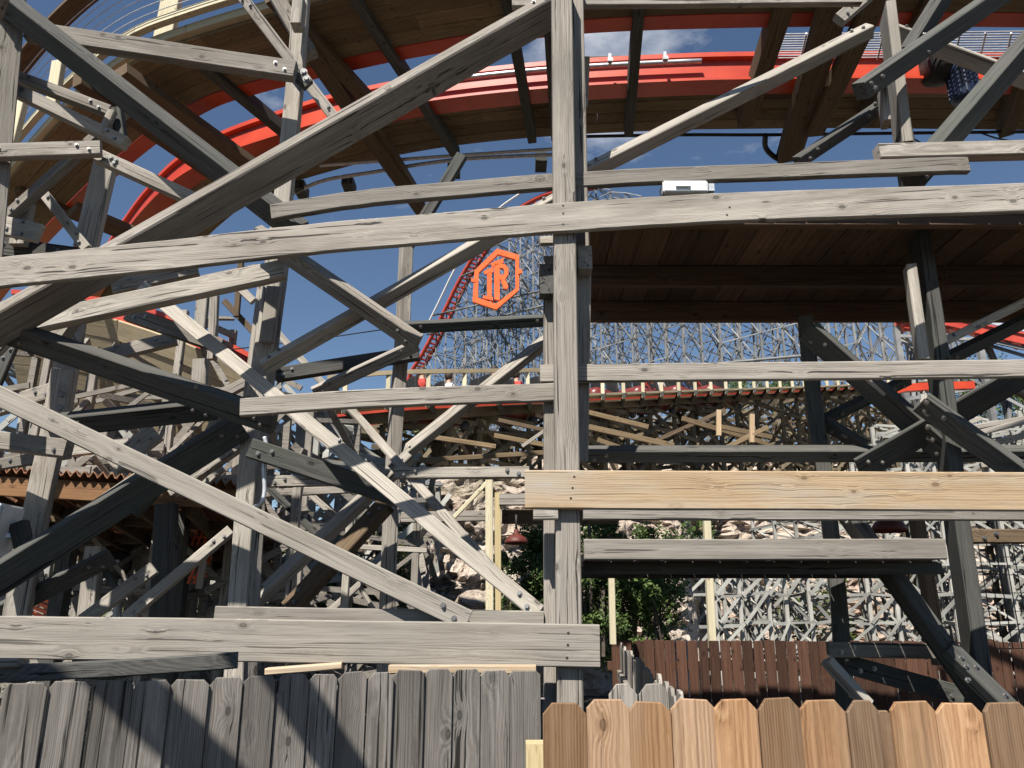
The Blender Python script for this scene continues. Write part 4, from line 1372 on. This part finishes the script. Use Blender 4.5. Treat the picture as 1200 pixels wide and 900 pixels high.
# ------------------------------------------------------------------ lattice trestles further off
def lattice(th, line, zlo, ztop, bay, levels, rows, rowgap, wpost, wbrace, mat, pmat, seed, brown=None, posts_as_parts=True, jig=0.0, sparse=0.0):
    """rows of bents along a line of points (s -> Vector at ground); ztop(s) gives the height of each bent"""
    rr = random.Random(seed)
    L = 0
    acc = [0]
    for a, b in zip(line, line[1:]):
        L += (b - a).length
        acc.append(L)

    def bar(a, b, w, t):
        if jig:
            a = a + Vector((rr.uniform(-jig, jig), rr.uniform(-jig, jig) * 0.4, rr.uniform(-jig, jig)))
            b = b + Vector((rr.uniform(-jig, jig), rr.uniform(-jig, jig) * 0.4, rr.uniform(-jig, jig)))
            w = w * rr.uniform(0.75, 1.35)
        add_bar(bm, a, b, w, t)

    def at(s):
        for i in range(len(line) - 1):
            if s <= acc[i + 1] + 1e-6:
                return line[i].lerp(line[i + 1], (s - acc[i]) / (acc[i + 1] - acc[i]))
        return line[-1].copy()

    nb = int(L / bay) + 1
    bm = bmesh.new()
    cols = []
    for i in range(nb):
        s = i * bay
        p = at(min(s, L))
        d = (at(min(s + 0.1, L)) - at(max(s - 0.1, 0))).normalized()
        nrm = Vector((-d.y, d.x, 0))
        col = []
        for r in range(rows):
            q = p + nrm * (r * rowgap)
            if jig:
                q = q + d * (rr.uniform(-1, 1) * bay * 0.3 + r * bay * 0.4)
            zt = ztop(s / L, q)
            col.append((q, zt))
        cols.append(col)
    for i, col in enumerate(cols):
        for r, (q, zt) in enumerate(col):
            if zt <= zlo + 0.4:
                continue
            lean = rr.uniform(-0.04, 0.04)
            a, b = Vector((q.x, q.y, zlo)), Vector((q.x + lean, q.y, zt))
            if posts_as_parts and r == 0:
                timber('post', [a, b], wpost, wpost, pmat, th, (0, -1, 0), jit=0)
            else:
                add_bar(bm, a, b, wpost, wpost)
            nl = max(1, int((zt - zlo) / levels))
            for k in range(nl + 1):
                z0 = zlo + k * levels
                z1 = min(zt, z0 + levels)
                if z0 >= zt - 0.1:
                    continue
                # along the line
                if i + 1 < len(cols):
                    q2, zt2 = cols[i + 1][r]
                    y2 = min(z1, zt2)
                    f0 = Vector((0, -wpost * 0.7, 0))
                    if zt2 > z0:
                        if rr.random() > sparse:
                            bar(Vector((q.x, q.y, z1)) + f0, Vector((q2.x, q2.y, y2)) + f0, wbrace, wbrace * 0.5)
                        if rr.random() < 0.75 - sparse:
                            bar(Vector((q.x, q.y, z0)) + f0 * 1.5, Vector((q2.x, q2.y, y2)) + f0 * 1.5, wbrace, wbrace * 0.4)
                        if rr.random() < 0.7 - sparse:
                            bar(Vector((q.x, q.y, z1)) - f0, Vector((q2.x, q2.y, min(z0, zt2))) - f0, wbrace, wbrace * 0.4)
                # across the rows
                if r + 1 < rows:
                    q2, zt2 = col[r + 1]
                    if zt2 > z0:
                        bar(Vector((q.x, q.y, z1)), Vector((q2.x, q2.y, min(z1, zt2))), wbrace, wbrace * 0.5)
                        if rr.random() < 0.8:
                            if rr.random() < 0.5:
                                bar(Vector((q.x + wpost, q.y, z0)), Vector((q2.x + wpost, q2.y, min(z1, zt2))), wbrace, wbrace * 0.5)
                            else:
                                bar(Vector((q.x + wpost, q.y, z1)), Vector((q2.x + wpost, q2.y, min(z0, zt2))), wbrace, wbrace * 0.5)
    o = part_bm('lattice_bracing', bm, mat, th, 'stuff')
    return o


# far lift hill
LH = thing('lift_hill', 'towering lattice hill of the coaster far away against the blue sky', 'coaster hill', (5, 55, 0))
A = Vector((P(478, 440, 76).x, 76, 0))
B = Vector((P(1130, 440, 40).x, 40, 0))
ABn = Vector((B - A)).normalized()
Lh = (B - A).length


def on_hill(px, py, off=0.0):
    """the point of the hill's front plane seen at (px, py)"""
    d = ray(px, py)
    nr = Vector((-ABn.y, ABn.x, 0))
    o = Vector((0, 0, EYE))
    s = (A + nr * off - o).dot(nr) / d.dot(nr)
    return o + d * s


prof_px = [(474, 470), (480, 440), (492, 420), (505, 396), (520, 366), (535, 335), (548, 312), (562, 290), (580, 268), (600, 250), (640, 228), (700, 215), (800, 235), (900, 265), (960, 300), (1010, 340), (1060, 362), (1140, 372)]
prof = []
for a, b in prof_px:
    q = on_hill(a, b)
    prof.append(((Vector((q.x, q.y, 0)) - A).dot(ABn) / Lh, q.z))


def hill_top(s, q):
    if s <= prof[0][0]:
        return prof[0][1]
    for (s0, z0), (s1, z1) in zip(prof, prof[1:]):
        if s0 <= s <= s1:
            return z0 + (z1 - z0) * (s - s0) / max(1e-6, s1 - s0) - 0.4
    return prof[-1][1]


lattice(LH, [A, B], 8.0, hill_top, 1.5, 2.2, 3, 2.4, 0.13, 0.075, FARL, FARL, 11, sparse=0.1)
hp = catmull([on_hill(a, b, -0.6) for a, b in prof_px[:12]], 5)
hp2 = catmull([on_hill(a + 9, b + 3, 0.9) for a, b in prof_px[:12]], 5)
for pth in (hp, hp2):
    child('track_rail', tube(pth, 0.2, RED, 'track_rail', 6), LH)
bm = bmesh.new()
for a, b in zip(hp[::1], hp2[::1]):
    add_bar(bm, a, b, 0.16, 0.16)
part_bm('track_tie', bm, RED, LH, 'stuff')
child('handrail', tube([p + Vector((-0.5, -0.4, 0.9)) for p in hp], 0.09, WHITE, 'handrail', 5), LH)
for k, (a, b, c, d) in enumerate(((505, 370, 645, 338), (500, 392, 645, 356), (690, 440, 960, 415), (540, 324, 600, 300))):
    child('stair_rail', tube([on_hill(a, b, -0.8), on_hill(c, d, -0.8)], 0.10, FARL, 'stair_rail', 5), LH)

# emblem sign on the hill
SG = thing('emblem_sign', 'bright orange hexagon emblem with the letters IR mounted on the far lattice hill', 'sign', on_hill(582, 327, -2.0))
nr = Vector((-ABn.y, ABn.x, 0))
if nr.y > 0:
    nr = -nr


def sign_piece(name, polys, thick=0.35, off=-2.0):
    bm = bmesh.new()
    for poly in polys:
        pts = [on_hill(470 + a / 6.667, 260 + b / 6.667, off) for a, b in poly]
        f0 = [bm.verts.new(p) for p in pts]
        f1 = [bm.verts.new(p + Vector((0, 1, 0)) * thick) for p in pts]
        bm.faces.new(f0)
        bm.faces.new(list(reversed(f1)))
        for i in range(len(pts)):
            bm.faces.new((f0[i], f0[(i + 1) % len(pts)], f1[(i + 1) % len(pts)], f1[i]))
    return part_bm(name, bm, SIGNM, SG)


outer = [(750, 208), (922, 258), (922, 385), (922, 532), (745, 684), (558, 622), (574, 378)]
inner = [(757, 252), (893, 292), (893, 385), (893, 520), (742, 640), (600, 592), (606, 398)]
sign_piece('hexagon_border', [[outer[i], outer[(i + 1) % 7], inner[(i + 1) % 7], inner[i]] for i in range(7)])
sign_piece('border_stud', [[(912, 365), (946, 372), (946, 398), (912, 408)]], 0.3, -2.05)
sign_piece('border_stud', [[(548, 440), (580, 446), (580, 470), (548, 466)]], 0.3, -2.05)
sign_piece('letter_i', [[(645, 385), (722, 350), (722, 392), (655, 410)], [(672, 402), (708, 388), (708, 590), (672, 580)], [(640, 572), (718, 588), (718, 612), (640, 596)]])
sign_piece('letter_r', [[(700, 322), (800, 282), (800, 318), (712, 352)], [(728, 330), (770, 312), (770, 612), (728, 604)], [(770, 325), (812, 330), (838, 360), (806, 372), (796, 362), (770, 358)],
                        [(806, 372), (838, 360), (838, 410), (812, 448), (798, 414), (806, 400)], [(770, 408), (798, 414), (812, 448), (770, 448)], [(776, 448), (812, 448), (838, 500), (830, 522), (800, 520)]])

for a_, b_ in ((600, 300), (640, 640), (880, 330), (850, 560)):
    q0 = on_hill(470 + a_ / 6.667, 260 + b_ / 6.667, -1.7)
    q1 = on_hill(470 + a_ / 6.667, 260 + b_ / 6.667, 0.2)
    timber('bracket', [q0, q1], 0.16, 0.16, STEEL, SG, (0, 0, 1), jit=0)

# middle-distance station track with the train
MT = thing('coaster_track', 'red railed track on a brown timber trestle in the middle distance', 'coaster track', (2, 22, 0))
mpx = [(380, 487, 17.0), (470, 478, 17.5), (560, 473, 18.6), (640, 469, 20), (720, 465.5, 22), (800, 462, 24.5), (880, 459, 27.5), (960, 456, 31), (1040, 452, 35), (1100, 448, 38)]
mpath = catmull([P(*m_) for m_ in mpx], 6)
rbar = [(-0.06, -0.09), (0.06, -0.09), (0.06, 0.09), (-0.06, 0.09)]
rail_sweep('steel_rail', mpath, RED, MT, rbar)
rail_sweep('steel_rail', offset_path(mpath, -1.3), RED, MT, rbar)
rail_sweep('walkway_board', offset_path(mpath, 0.5, -0.02), TANB, MT, [(-0.3, -0.03), (0.3, -0.03), (0.3, 0.03), (-0.3, 0.03)])
rail_sweep('ledger', offset_path(mpath, 0.1, -0.22), FARB, MT, [(-0.06, -0.12), (0.06, -0.12), (0.06, 0.12), (-0.06, 0.12)])
rail_sweep('ledger', offset_path(mpath, -1.3, -0.22), FARB, MT, [(-0.06, -0.12), (0.06, -0.12), (0.06, 0.12), (-0.06, 0.12)])
rail_sweep('handrail', offset_path(mpath, 0.82, 0.66), TANB, MT, [(-0.03, -0.05), (0.03, -0.05), (0.03, 0.05), (-0.03, 0.05)])
L = 0
nextp = 0.4
op = offset_path(mpath, 0.82, 0.0)
for a, b in zip(op, op[1:]):
    seg = (b - a).length
    while nextp <= L + seg:
        q = a.lerp(b, (nextp - L) / seg)
        timber('handrail_post', [q + Vector((0, 0, -0.18)), q + Vector((0, 0, 0.68))], 0.10, 0.07, CREAM, MT, jit=0)
        timber('tie', [q + Vector((0, -0.02, -0.16)), q + Vector((0.2, 2.3, -0.16))], 0.09, 0.14, SHADEW, MT, (0, 0, -1), jit=0)
        nextp += 0.95
    L += seg
low_line = [Vector((p.x, p.y + 0.1, 0)) for p in mpath[::3]]
trk = {}


def mid_top(s, q):
    best = min(mpath, key=lambda p: (p.x - q.x) ** 2 + (p.y - q.y) ** 2 * 0.2)
    return best.z - 0.35


lattice(MT, low_line, 4.0, mid_top, 1.35, 0.95, 3, 1.3, 0.13, 0.10, FARB, FARB, 21, posts_as_parts=True, sparse=0.05, jig=0.12)
# long sloping pale braces in front of it
for (a, b, w_) in (((500, 511, 15), (581, 523, 15), 6), ((584, 492, 15.5), (640, 504, 15.5), 5), ((579, 510, 15), (648, 523, 15), 6), ((612, 523, 14.6), (640, 503, 14.6), 4), ((480, 540, 14), (640, 530, 14.5), 6),
                   ((690, 500, 17), (790, 522, 17), 7), ((700, 515, 16.5), (760, 536, 16.5), 6), ((845, 500, 18), (905, 512, 18), 6), ((760, 520, 18), (850, 480, 18.5), 5), ((840, 530, 17), (900, 500, 17.5), 6),
                   ((690, 483, 18), (760, 500, 18), 6), ((800, 490, 18), (900, 520, 18.5), 6)):
    tb(MT, 'brace', [a, b], w_, 0.06, PALE if w_ < 5 else GOLD if w_ > 5 else BROWN)
for px, py0, py1 in ((843, 480, 510), (882, 485, 518)):
    tb(MT, 'post', [(px, py0, 16.5), (px, py1, 16.5)], 5, 0.1, FRESH)


# train on it
def car_mesh_body():
    bm = bmesh.new()
    secs = [(-0.95, 0.42, 0.10, 0.50), (-0.8, 0.55, 0.06, 0.62), (-0.2, 0.58, 0.05, 0.60), (0.35, 0.58, 0.05, 0.58), (0.75, 0.5, 0.08, 0.55), (0.98, 0.36, 0.14, 0.42)]
    rings = []
    for xx, hw, zb_, zt in secs:
        rings.append([bm.verts.new((xx, yv * hw, zb_ + (zt - zb_) * zv)) for yv, zv in ((-0.8, 0), (0.8, 0), (1, 0.35), (1, 0.85), (0.85, 1), (-0.85, 1), (-1, 0.85), (-1, 0.35))])
    for a, b in zip(rings, rings[1:]):
        for k in range(8):
            bm.faces.new((a[k], a[(k + 1) % 8], b[(k + 1) % 8], b[k]))
    bm.faces.new(rings[0])
    bm.faces.new(list(reversed(rings[-1])))
    bmesh.ops.recalc_face_normals(bm, faces=bm.faces)
    return mesh_from(bm, 'car_body', MAROON, True)


def seat_mesh():
    bm = bmesh.new()
    add_box(bm, (0, 0, 0.62), (0.42, 0.42, 0.1))
    add_box(bm, (-0.2, 0, 0.95), (0.09, 0.42, 0.62), Matrix.Rotation(R(-10), 3, 'Y'))
    bmesh.ops.bevel(bm, geom=bm.edges[:], offset=0.03, segments=1, affect='EDGES')
    return mesh_from(bm, 'seat', BLACK)


def person_mesh(shirt):
    """seated rider: one continuous skin of hips, torso, neck, head and two arms raised to the lap bar"""
    pts = [((0, 0, 0.0), .15), ((0, 0, 0.22), .15), ((0.0, 0, 0.42), .165), ((0.01, 0, 0.52), .06), ((0.03, 0, 0.60), .085), ((0.035, 0, 0.70), .10), ((0.02, 0, 0.78), .07),
           ((0.0, 0.19, 0.43), .06), ((0.14, 0.23, 0.24), .045), ((0.34, 0.16, 0.24), .035), ((0.0, -0.19, 0.43), .06), ((0.14, -0.23, 0.24), .045), ((0.34, -0.16, 0.24), .035),
           ((0.25, 0.1, 0.02), .085), ((0.5, 0.11, 0.06), .07), ((0.52, 0.11, -0.25), .05), ((0.25, -0.1, 0.02), .085), ((0.5, -0.11, 0.06), .07), ((0.52, -0.11, -0.25), .05)]
    ed = [(0, 1), (1, 2), (2, 3), (3, 4), (4, 5), (5, 6), (2, 7), (7, 8), (8, 9), (2, 10), (10, 11), (11, 12), (0, 13), (13, 14), (14, 15), (0, 16), (16, 17), (17, 18)]
    me = bpy.data.meshes.new('body')
    me.from_pydata([p for p, _ in pts], ed, [])
    o = bpy.data.objects.new('tmp', me)
    COL.objects.link(o)
    md = o.modifiers.new('s', 'SKIN')
    md.use_smooth_shade = True
    for v, (_, r) in zip(me.skin_vertices[0].data, pts):
        v.radius = (r, r)
    me.skin_vertices[0].data[0].use_root = True
    sd = o.modifiers.new('d', 'SUBSURF')
    sd.levels = 1
    dg = bpy.context.evaluated_depsgraph_get()
    out = bpy.data.meshes.new_from_object(o.evaluated_get(dg))
    bpy.data.objects.remove(o)
    out.materials.clear()
    out.materials.append(shirt)
    out.materials.append(SKIN)
    out.materials.append(BLUE)
    for p in out.polygons:
        c = p.center
        p.material_index = 1 if c.z > 0.5 or (c.x > 0.16 and c.z > 0.15) else (2 if c.z < 0.06 else 0)
        p.use_smooth = True
    out.name = 'body'
    return out


def hair_mesh():
    bm = bmesh.new()
    bmesh.ops.create_icosphere(bm, subdivisions=2, radius=0.118)
    for v in list(bm.verts):
        if v.co.x > 0.05 and v.co.z < 0.03:
            v.co.x = 0.05 + (v.co.x - 0.05) * 0.1
        if v.co.z < -0.05:
            v.co.z *= 1.4
            v.co *= 0.9
    for v in bm.verts:
        v.co += Vector((0.015, 0, 0.71))
    return mesh_from(bm, 'hair', HAIR, True)


body_me, seat_me, hair_me = car_mesh_body(), seat_mesh(), hair_mesh()
pm = [person_mesh(s) for s in (SHIRT_R, SHIRT_W, SHIRT_B)]
TRN = thing('coaster_train', 'dark red coaster train standing on the middle distance track', 'train', mpath[8])
cen = offset_path(mpath, -0.65, -0.42)
acc = [0]
for a, b in zip(cen, cen[1:]):
    acc.append(acc[-1] + (b - a).length)


def at_len(s):
    for i in range(len(cen) - 1):
        if acc[i + 1] >= s:
            q = cen[i].lerp(cen[i + 1], (s - acc[i]) / (acc[i + 1] - acc[i]))
            return q, (cen[i + 1] - cen[i]).normalized()
    return cen[-1], (cen[-1] - cen[-2]).normalized()


rid = 0
labs = ['dark haired rider in a red top, leftmost in the train behind the rail', 'dark haired rider in a white top, second from the left in the train', 'rider in a blue top seated behind the dark diagonal brace',
        'rider in a red top seated just left of the main post', 'rider in a white top in the car hidden by the main post', 'rider in a blue top right of the main post', 'rider in a red top below the right grey rail',
        'rider in a white top near the front of the train', 'rider in a blue top in the front car', 'rider in a red top at the very front of the train']
for k in range(7):
    q, d = at_len(2.6 + k * 2.15)
    ang = math.atan2(d.y, d.x)
    rot = Matrix.Translation(q) @ Matrix.Rotation(ang, 4, 'Z')
    cb = child('car', body_me, TRN, rot)
    for sx in (-0.35, 0.4):
        for sy in (-0.25, 0.25):
            child('seat', seat_me, cb, rot @ Matrix.Translation((sx, sy, -0.12)))
    wm = lathe([(0.0, -0.05), (0.12, -0.05), (0.14, 0.0), (0.12, 0.05), (0, 0.05)], BLACK, 'wheel', 10)
    for sx in (-0.7, 0.7):
        for sy in (-0.6, 0.6):
            child('wheel', wm, cb, rot @ Matrix.Translation((sx, sy, 0.02)) @ Matrix.Rotation(R(90), 4, 'X'))
    if rid < len(labs) and k in (0, 1, 2, 4, 5):
        for sx in (-0.35, 0.4):
            if rid >= len(labs):
                break
            Mw = rot @ Matrix.Translation((sx, -0.25, 0.62))
            pr = link('person', pm[rid % 3])
            pr.matrix_world = Mw
            WORLD[pr.name] = Mw
            tag(pr, labs[rid], 'person', 'riders on the train')
            child('hair', hair_me, pr, Mw)
            rid += 1

# red railed corner and pale hill of timbers at right
RL = thing('lattice_trestle', 'pale grey tangle of trestle timbers filling the lower right distance', 'trestle', (9, 20, 0))
lineR = [Vector((P(815, 650, 17).x, 17.2, 0)), Vector((P(1000, 650, 18).x, 18.5, 0)), Vector((P(1290, 650, 18).x, 17.0, 0))]


def rtop(s, q):
    return EYE + 1.1 + 3.4 * smooth(0.3, 0.5, s) - 0.5 * smooth(0.75, 1.0, s) + 0.4 * math.sin(s * 23)


lattice(RL, lineR, 0.0, rtop, 0.62, 0.62, 4, 1.35, 0.085, 0.06, FARG, FARP, 31, sparse=0.15, jig=0.06)
UR = thing('coaster_track', 'red rail and steel grating of a raised track at far right beneath the walkway', 'coaster track', (16, 30, 0))
up_ = catmull([P(1050, 372, 27), P(1110, 376, 26), P(1160, 388, 25), P(1220, 402, 24), P(1290, 420, 23)], 6)
rail_sweep('steel_rail', up_, RED, UR, ibox)
rail_sweep('steel_rail', offset_path(up_, -1.3, 0.1), RED, UR, ibox)
for j in range(6):
    rail_sweep('grating_bar', offset_path(up_, -0.2 - 0.2 * j - 0.1, 0.35 + 0.05 * j), STEEL, UR, [(-0.06, -0.02), (0.06, -0.02), (0.06, 0.02), (-0.06, 0.02)])
bm = bmesh.new()
for p, q in zip(up_[::2], offset_path(up_, -1.3, 0.1)[::2]):
    add_bar(bm, p + Vector((0, 0, -0.25)), q + Vector((0, 0, -0.25)), 0.15, 0.15)
part_bm('track_tie', bm, RED, UR, 'stuff')
lineU = [Vector((p.x, p.y, 0)) for p in (up_[0], up_[8], up_[16], up_[-1])]
lattice(UR, lineU, 4.0, lambda s, q: min(up_, key=lambda p: (p.x - q.x) ** 2).z - 0.4, 2.6, 2.4, 2, 1.4, 0.2, 0.12, FARL, FARL, 41)
OT = thing('coaster_track', 'short bright orange stretch of rail behind the right bent', 'coaster track', P(1060, 455, 20))
rail_sweep('steel_rail', [P(1030, 462, 20), P(1060, 455, 20), P(1095, 453, 20), P(1140, 452, 20)], ORANGE, OT, [(-0.1, -0.1), (0.1, -0.1), (0.1, 0.1), (-0.1, 0.1)])
for px in (1040, 1085, 1130):
    a = P(px, 458, 20.2)
    timber('post', [Vector((a.x, a.y, 0)), Vector((a.x, a.y, a.z - 0.1))], 0.14, 0.14, FARB, OT, jit=0)

# stacked pale planks of a slope walkway, far right
ST = thing('lumber', 'pale sun-bleached planks stacked in steps at the far right', 'lumber', P(1150, 540, 14))
for j, (a, b, w_) in enumerate((((1095, 520), (1215, 490), 6), ((1110, 533), (1220, 505), 7), ((1100, 545), (1225, 522), 7), ((1120, 505), (1225, 485), 5), ((1150, 545), (1225, 536), 6), ((1090, 512), (1150, 490), 5))):
    tb(ST, 'plank', [(a[0], a[1], 14 + 0.2 * j), (b[0], b[1], 13.6 + 0.2 * j)], w_, 0.2, PALE)

# left-hand trestle behind the bents
LB = thing('lattice_trestle', 'grey trestle lattice in the left distance below the sky gap', 'trestle', (-4, 14, 0))
lineL = [Vector((P(-120, 650, 13).x, 13.9, 0)), Vector((P(150, 650, 13).x, 13.4, 0)), Vector((P(330, 650, 13).x, 13.0, 0)), Vector((P(500, 650, 14).x, 13.6, 0))]
lattice(LB, lineL, 0.0, lambda s, q: EYE + 4.7 - 1.2 * smooth(0.35, 0.65, s) + 0.3 * math.sin(s * 19) - 1.0 * smooth(0.65, 0.95, s), 0.95, 1.0, 3, 1.3, 0.11, 0.085, FARG, FARG, 51, sparse=0.1, jig=0.18)

LC = thing('lattice_trestle', 'slender grey bents crowded between the left towers and the lower loop', 'trestle', (-4, 9.3, 0))
lineC = [Vector((P(-90, 600, 9.3).x, 9.4, 0)), Vector((P(310, 600, 9.2).x, 9.2, 0)), Vector((P(475, 600, 9.6).x, 9.6, 0))]
lattice(LC, lineC, 0.0, lambda s, q: EYE + 3.3 + 0.4 * math.sin(s * 17) - 1.3 * smooth(0.62, 0.74, s) - 0.5 * smooth(0.85, 1.0, s), 0.95, 0.85, 2, 0.8, 0.085, 0.065, GREY, GREY, 61, sparse=0.25, jig=0.2)

# wire mesh panel at right
WM = thing('wire_fence', 'thin dark wire mesh fence at the right edge behind the dark post', 'fence', P(1175, 760, 6.8))
bm = bmesh.new()
x0 = P(1146, 700, 6.8).x
x1 = P(1240, 700, 6.8).x
z0, z1 = P(1180, 760, 6.8).z, P(1180, 630, 6.8).z
xx = x0
while xx < x1:
    add_bar(bm, Vector((xx, 6.8, z0)), Vector((xx, 6.8, z1)), 0.006, 0.006)
    xx += 0.075
zz = z0
while zz < z1:
    add_bar(bm, Vector((x0, 6.803, zz)), Vector((x1, 6.803, zz)), 0.006, 0.006)
    zz += 0.15
part_bm('wire_mesh', bm, BLACK, WM, 'stuff')
for xx in (x0, x1):
    timber('fence_post', [Vector((xx, 6.82, 0)), Vector((xx, 6.82, z1 + 0.05))], 0.05, 0.05, SHADEW, WM)


# ------------------------------------------------------------------ plants
def shrub(name, px, pyb, y, hgt, rad, n_leaf, mat, lab, leaf=0.09, seed=1, group=None):
    rr = random.Random(seed)
    base = P(px, pyb, y)
    base.z = max(0.0, base.z)
    t_ = thing(name, lab, 'shrub' if name == 'shrub' else 'tree', base, group)
    stems = []
    for s in range(5):
        a = rr.uniform(0, 6.28)
        tip = base + Vector((math.cos(a) * rad * rr.uniform(.2, .6), math.sin(a) * rad * rr.uniform(.2, .6), hgt * rr.uniform(.55, .9)))
        mid = base.lerp(tip, 0.5) + Vector((rr.uniform(-.1, .1), rr.uniform(-.1, .1), 0.1)) * rad
        stems.append([base + Vector((rr.uniform(-.1, .1), rr.uniform(-.1, .1), -0.1)), mid, tip])
    bm = bmesh.new()
    for st in stems:
        pts = catmull(st, 4)
        for a, b in zip(pts, pts[1:]):
            add_bar(bm, a, b, 0.04 * hgt / 2, 0.04 * hgt / 2)
    part_bm('trunk', bm, TRUNK, t_)
    clumps = []
    for c in range(40):
        st = rr.choice(stems)
        q = (st[1].lerp(st[2], rr.uniform(0, 1.15)) if c % 3 else st[0].lerp(st[1], rr.uniform(0.3, 1))) + Vector((rr.gauss(0, 1), rr.gauss(0, 1), rr.gauss(0, .7))) * rad * 0.3
        clumps.append((q, rr.uniform(0.16, 0.36) * rad))
    verts, faces = [], []
    for i in range(n_leaf):
        q, r_ = rr.choice(clumps)
        dv = Vector((rr.gauss(0, 1), rr.gauss(0, 1), rr.gauss(0, 1))).normalized()
        p = q + dv * r_ * rr.random() ** 0.45
        if p.z < 0.02:
            continue
        s = leaf * rr.uniform(0.6, 1.3)
        u = Vector((rr.uniform(-1, 1), rr.uniform(-1, 1), rr.uniform(-.4, 1))).normalized()
        v = u.cross(Vector((rr.uniform(-1, 1), rr.uniform(-1, 1), rr.uniform(-1, 1)))).normalized()
        k = len(verts)
        verts += [p - u * s * .5, p + v * s * .22, p + u * s * .6, p - v * s * .22]
        faces.append((k, k + 1, k + 2, k + 3))
    me = bpy.data.meshes.new('crown')
    me.from_pydata(verts, [], faces)
    me.materials.append(mat)
    child('crown', me, t_)
    return t_


shrub('shrub', 628, 752, 12, 2.5, 0.8, 11000, LEAF_D, 'dark green cedar shrub just left of the main post', 0.075, 1)
shrub('shrub', 742, 760, 12.5, 2.3, 1.2, 15000, LEAF_D, 'broad dark shrub right of the main post above the receding fence', 0.075, 2)
shrub('shrub', 700, 760, 11.2, 2.2, 0.55, 6500, LEAF_D, 'narrow bright cedar shrub pressed against the right of the main post', 0.07, 12)
shrub('shrub', 775, 765, 11.5, 1.3, 0.6, 4500, LEAF_M, 'small light green shrub at the brown fence corner', 0.07, 3)
shrub('shrub', 940, 765, 22, 2.2, 1.4, 2500, LEAF_M, 'low green bush among the pale trestle timbers', 0.11, 4)
shrub('shrub', 452, 760, 14, 2.3, 0.8, 3600, LEAF_O, 'olive bush behind the slender leaning post', 0.10, 5)
shrub('shrub', 370, 765, 14.5, 2.0, 1.2, 4600, LEAF_D, 'dark bush low between the crossing braces at left', 0.10, 6)
shrub('shrub', 325, 740, 16, 3.0, 1.5, 5200, LEAF_O, 'tall olive bush right of the left tower post', 0.12, 7)
shrub('shrub', 160, 760, 20, 3.4, 2.6, 4200, LEAF_O, 'olive bush beyond the shelter posts', 0.13, 8)
shrub('shrub', 260, 760, 21, 3.2, 2.4, 3600, LEAF_M, 'green bush beyond the shelter beside the left tower', 0.13, 9)
for i, (px, py, yy, h_, r_, m_, lab) in enumerate([
        (800, 467, 46, 0.9, 2.0, LEAF_D, 'dark juniper on the quarry rim behind the red railed track'), (860, 467, 47, 0.95, 2.2, LEAF_M, 'mid green juniper on the rim, right of the darkest one'),
        (915, 466, 46, 0.85, 1.9, LEAF_D, 'rounded juniper on the rim near the dark bent post'), (1160, 500, 44, 3.6, 3.6, LEAF_M, 'green bush on the rim above the pale stacked planks'),
        (1205, 495, 46, 4.0, 3.4, LEAF_O, 'olive bush on the rim at the right edge'), (510, 528, 34, 1.6, 1.6, LEAF_O, 'scrubby bush on the rock slope left of centre'), (712, 520, 34, 1.2, 1.4, LEAF_O, 'low scrub on the rock ledge right of the main post')]):
    b_ = P(px, py, yy)
    t_ = shrub('tree', px, py, yy, h_, r_, 3000, m_, lab, 0.2 if h_ > 1 else 0.13, 30 + i, 'junipers on the quarry rim')
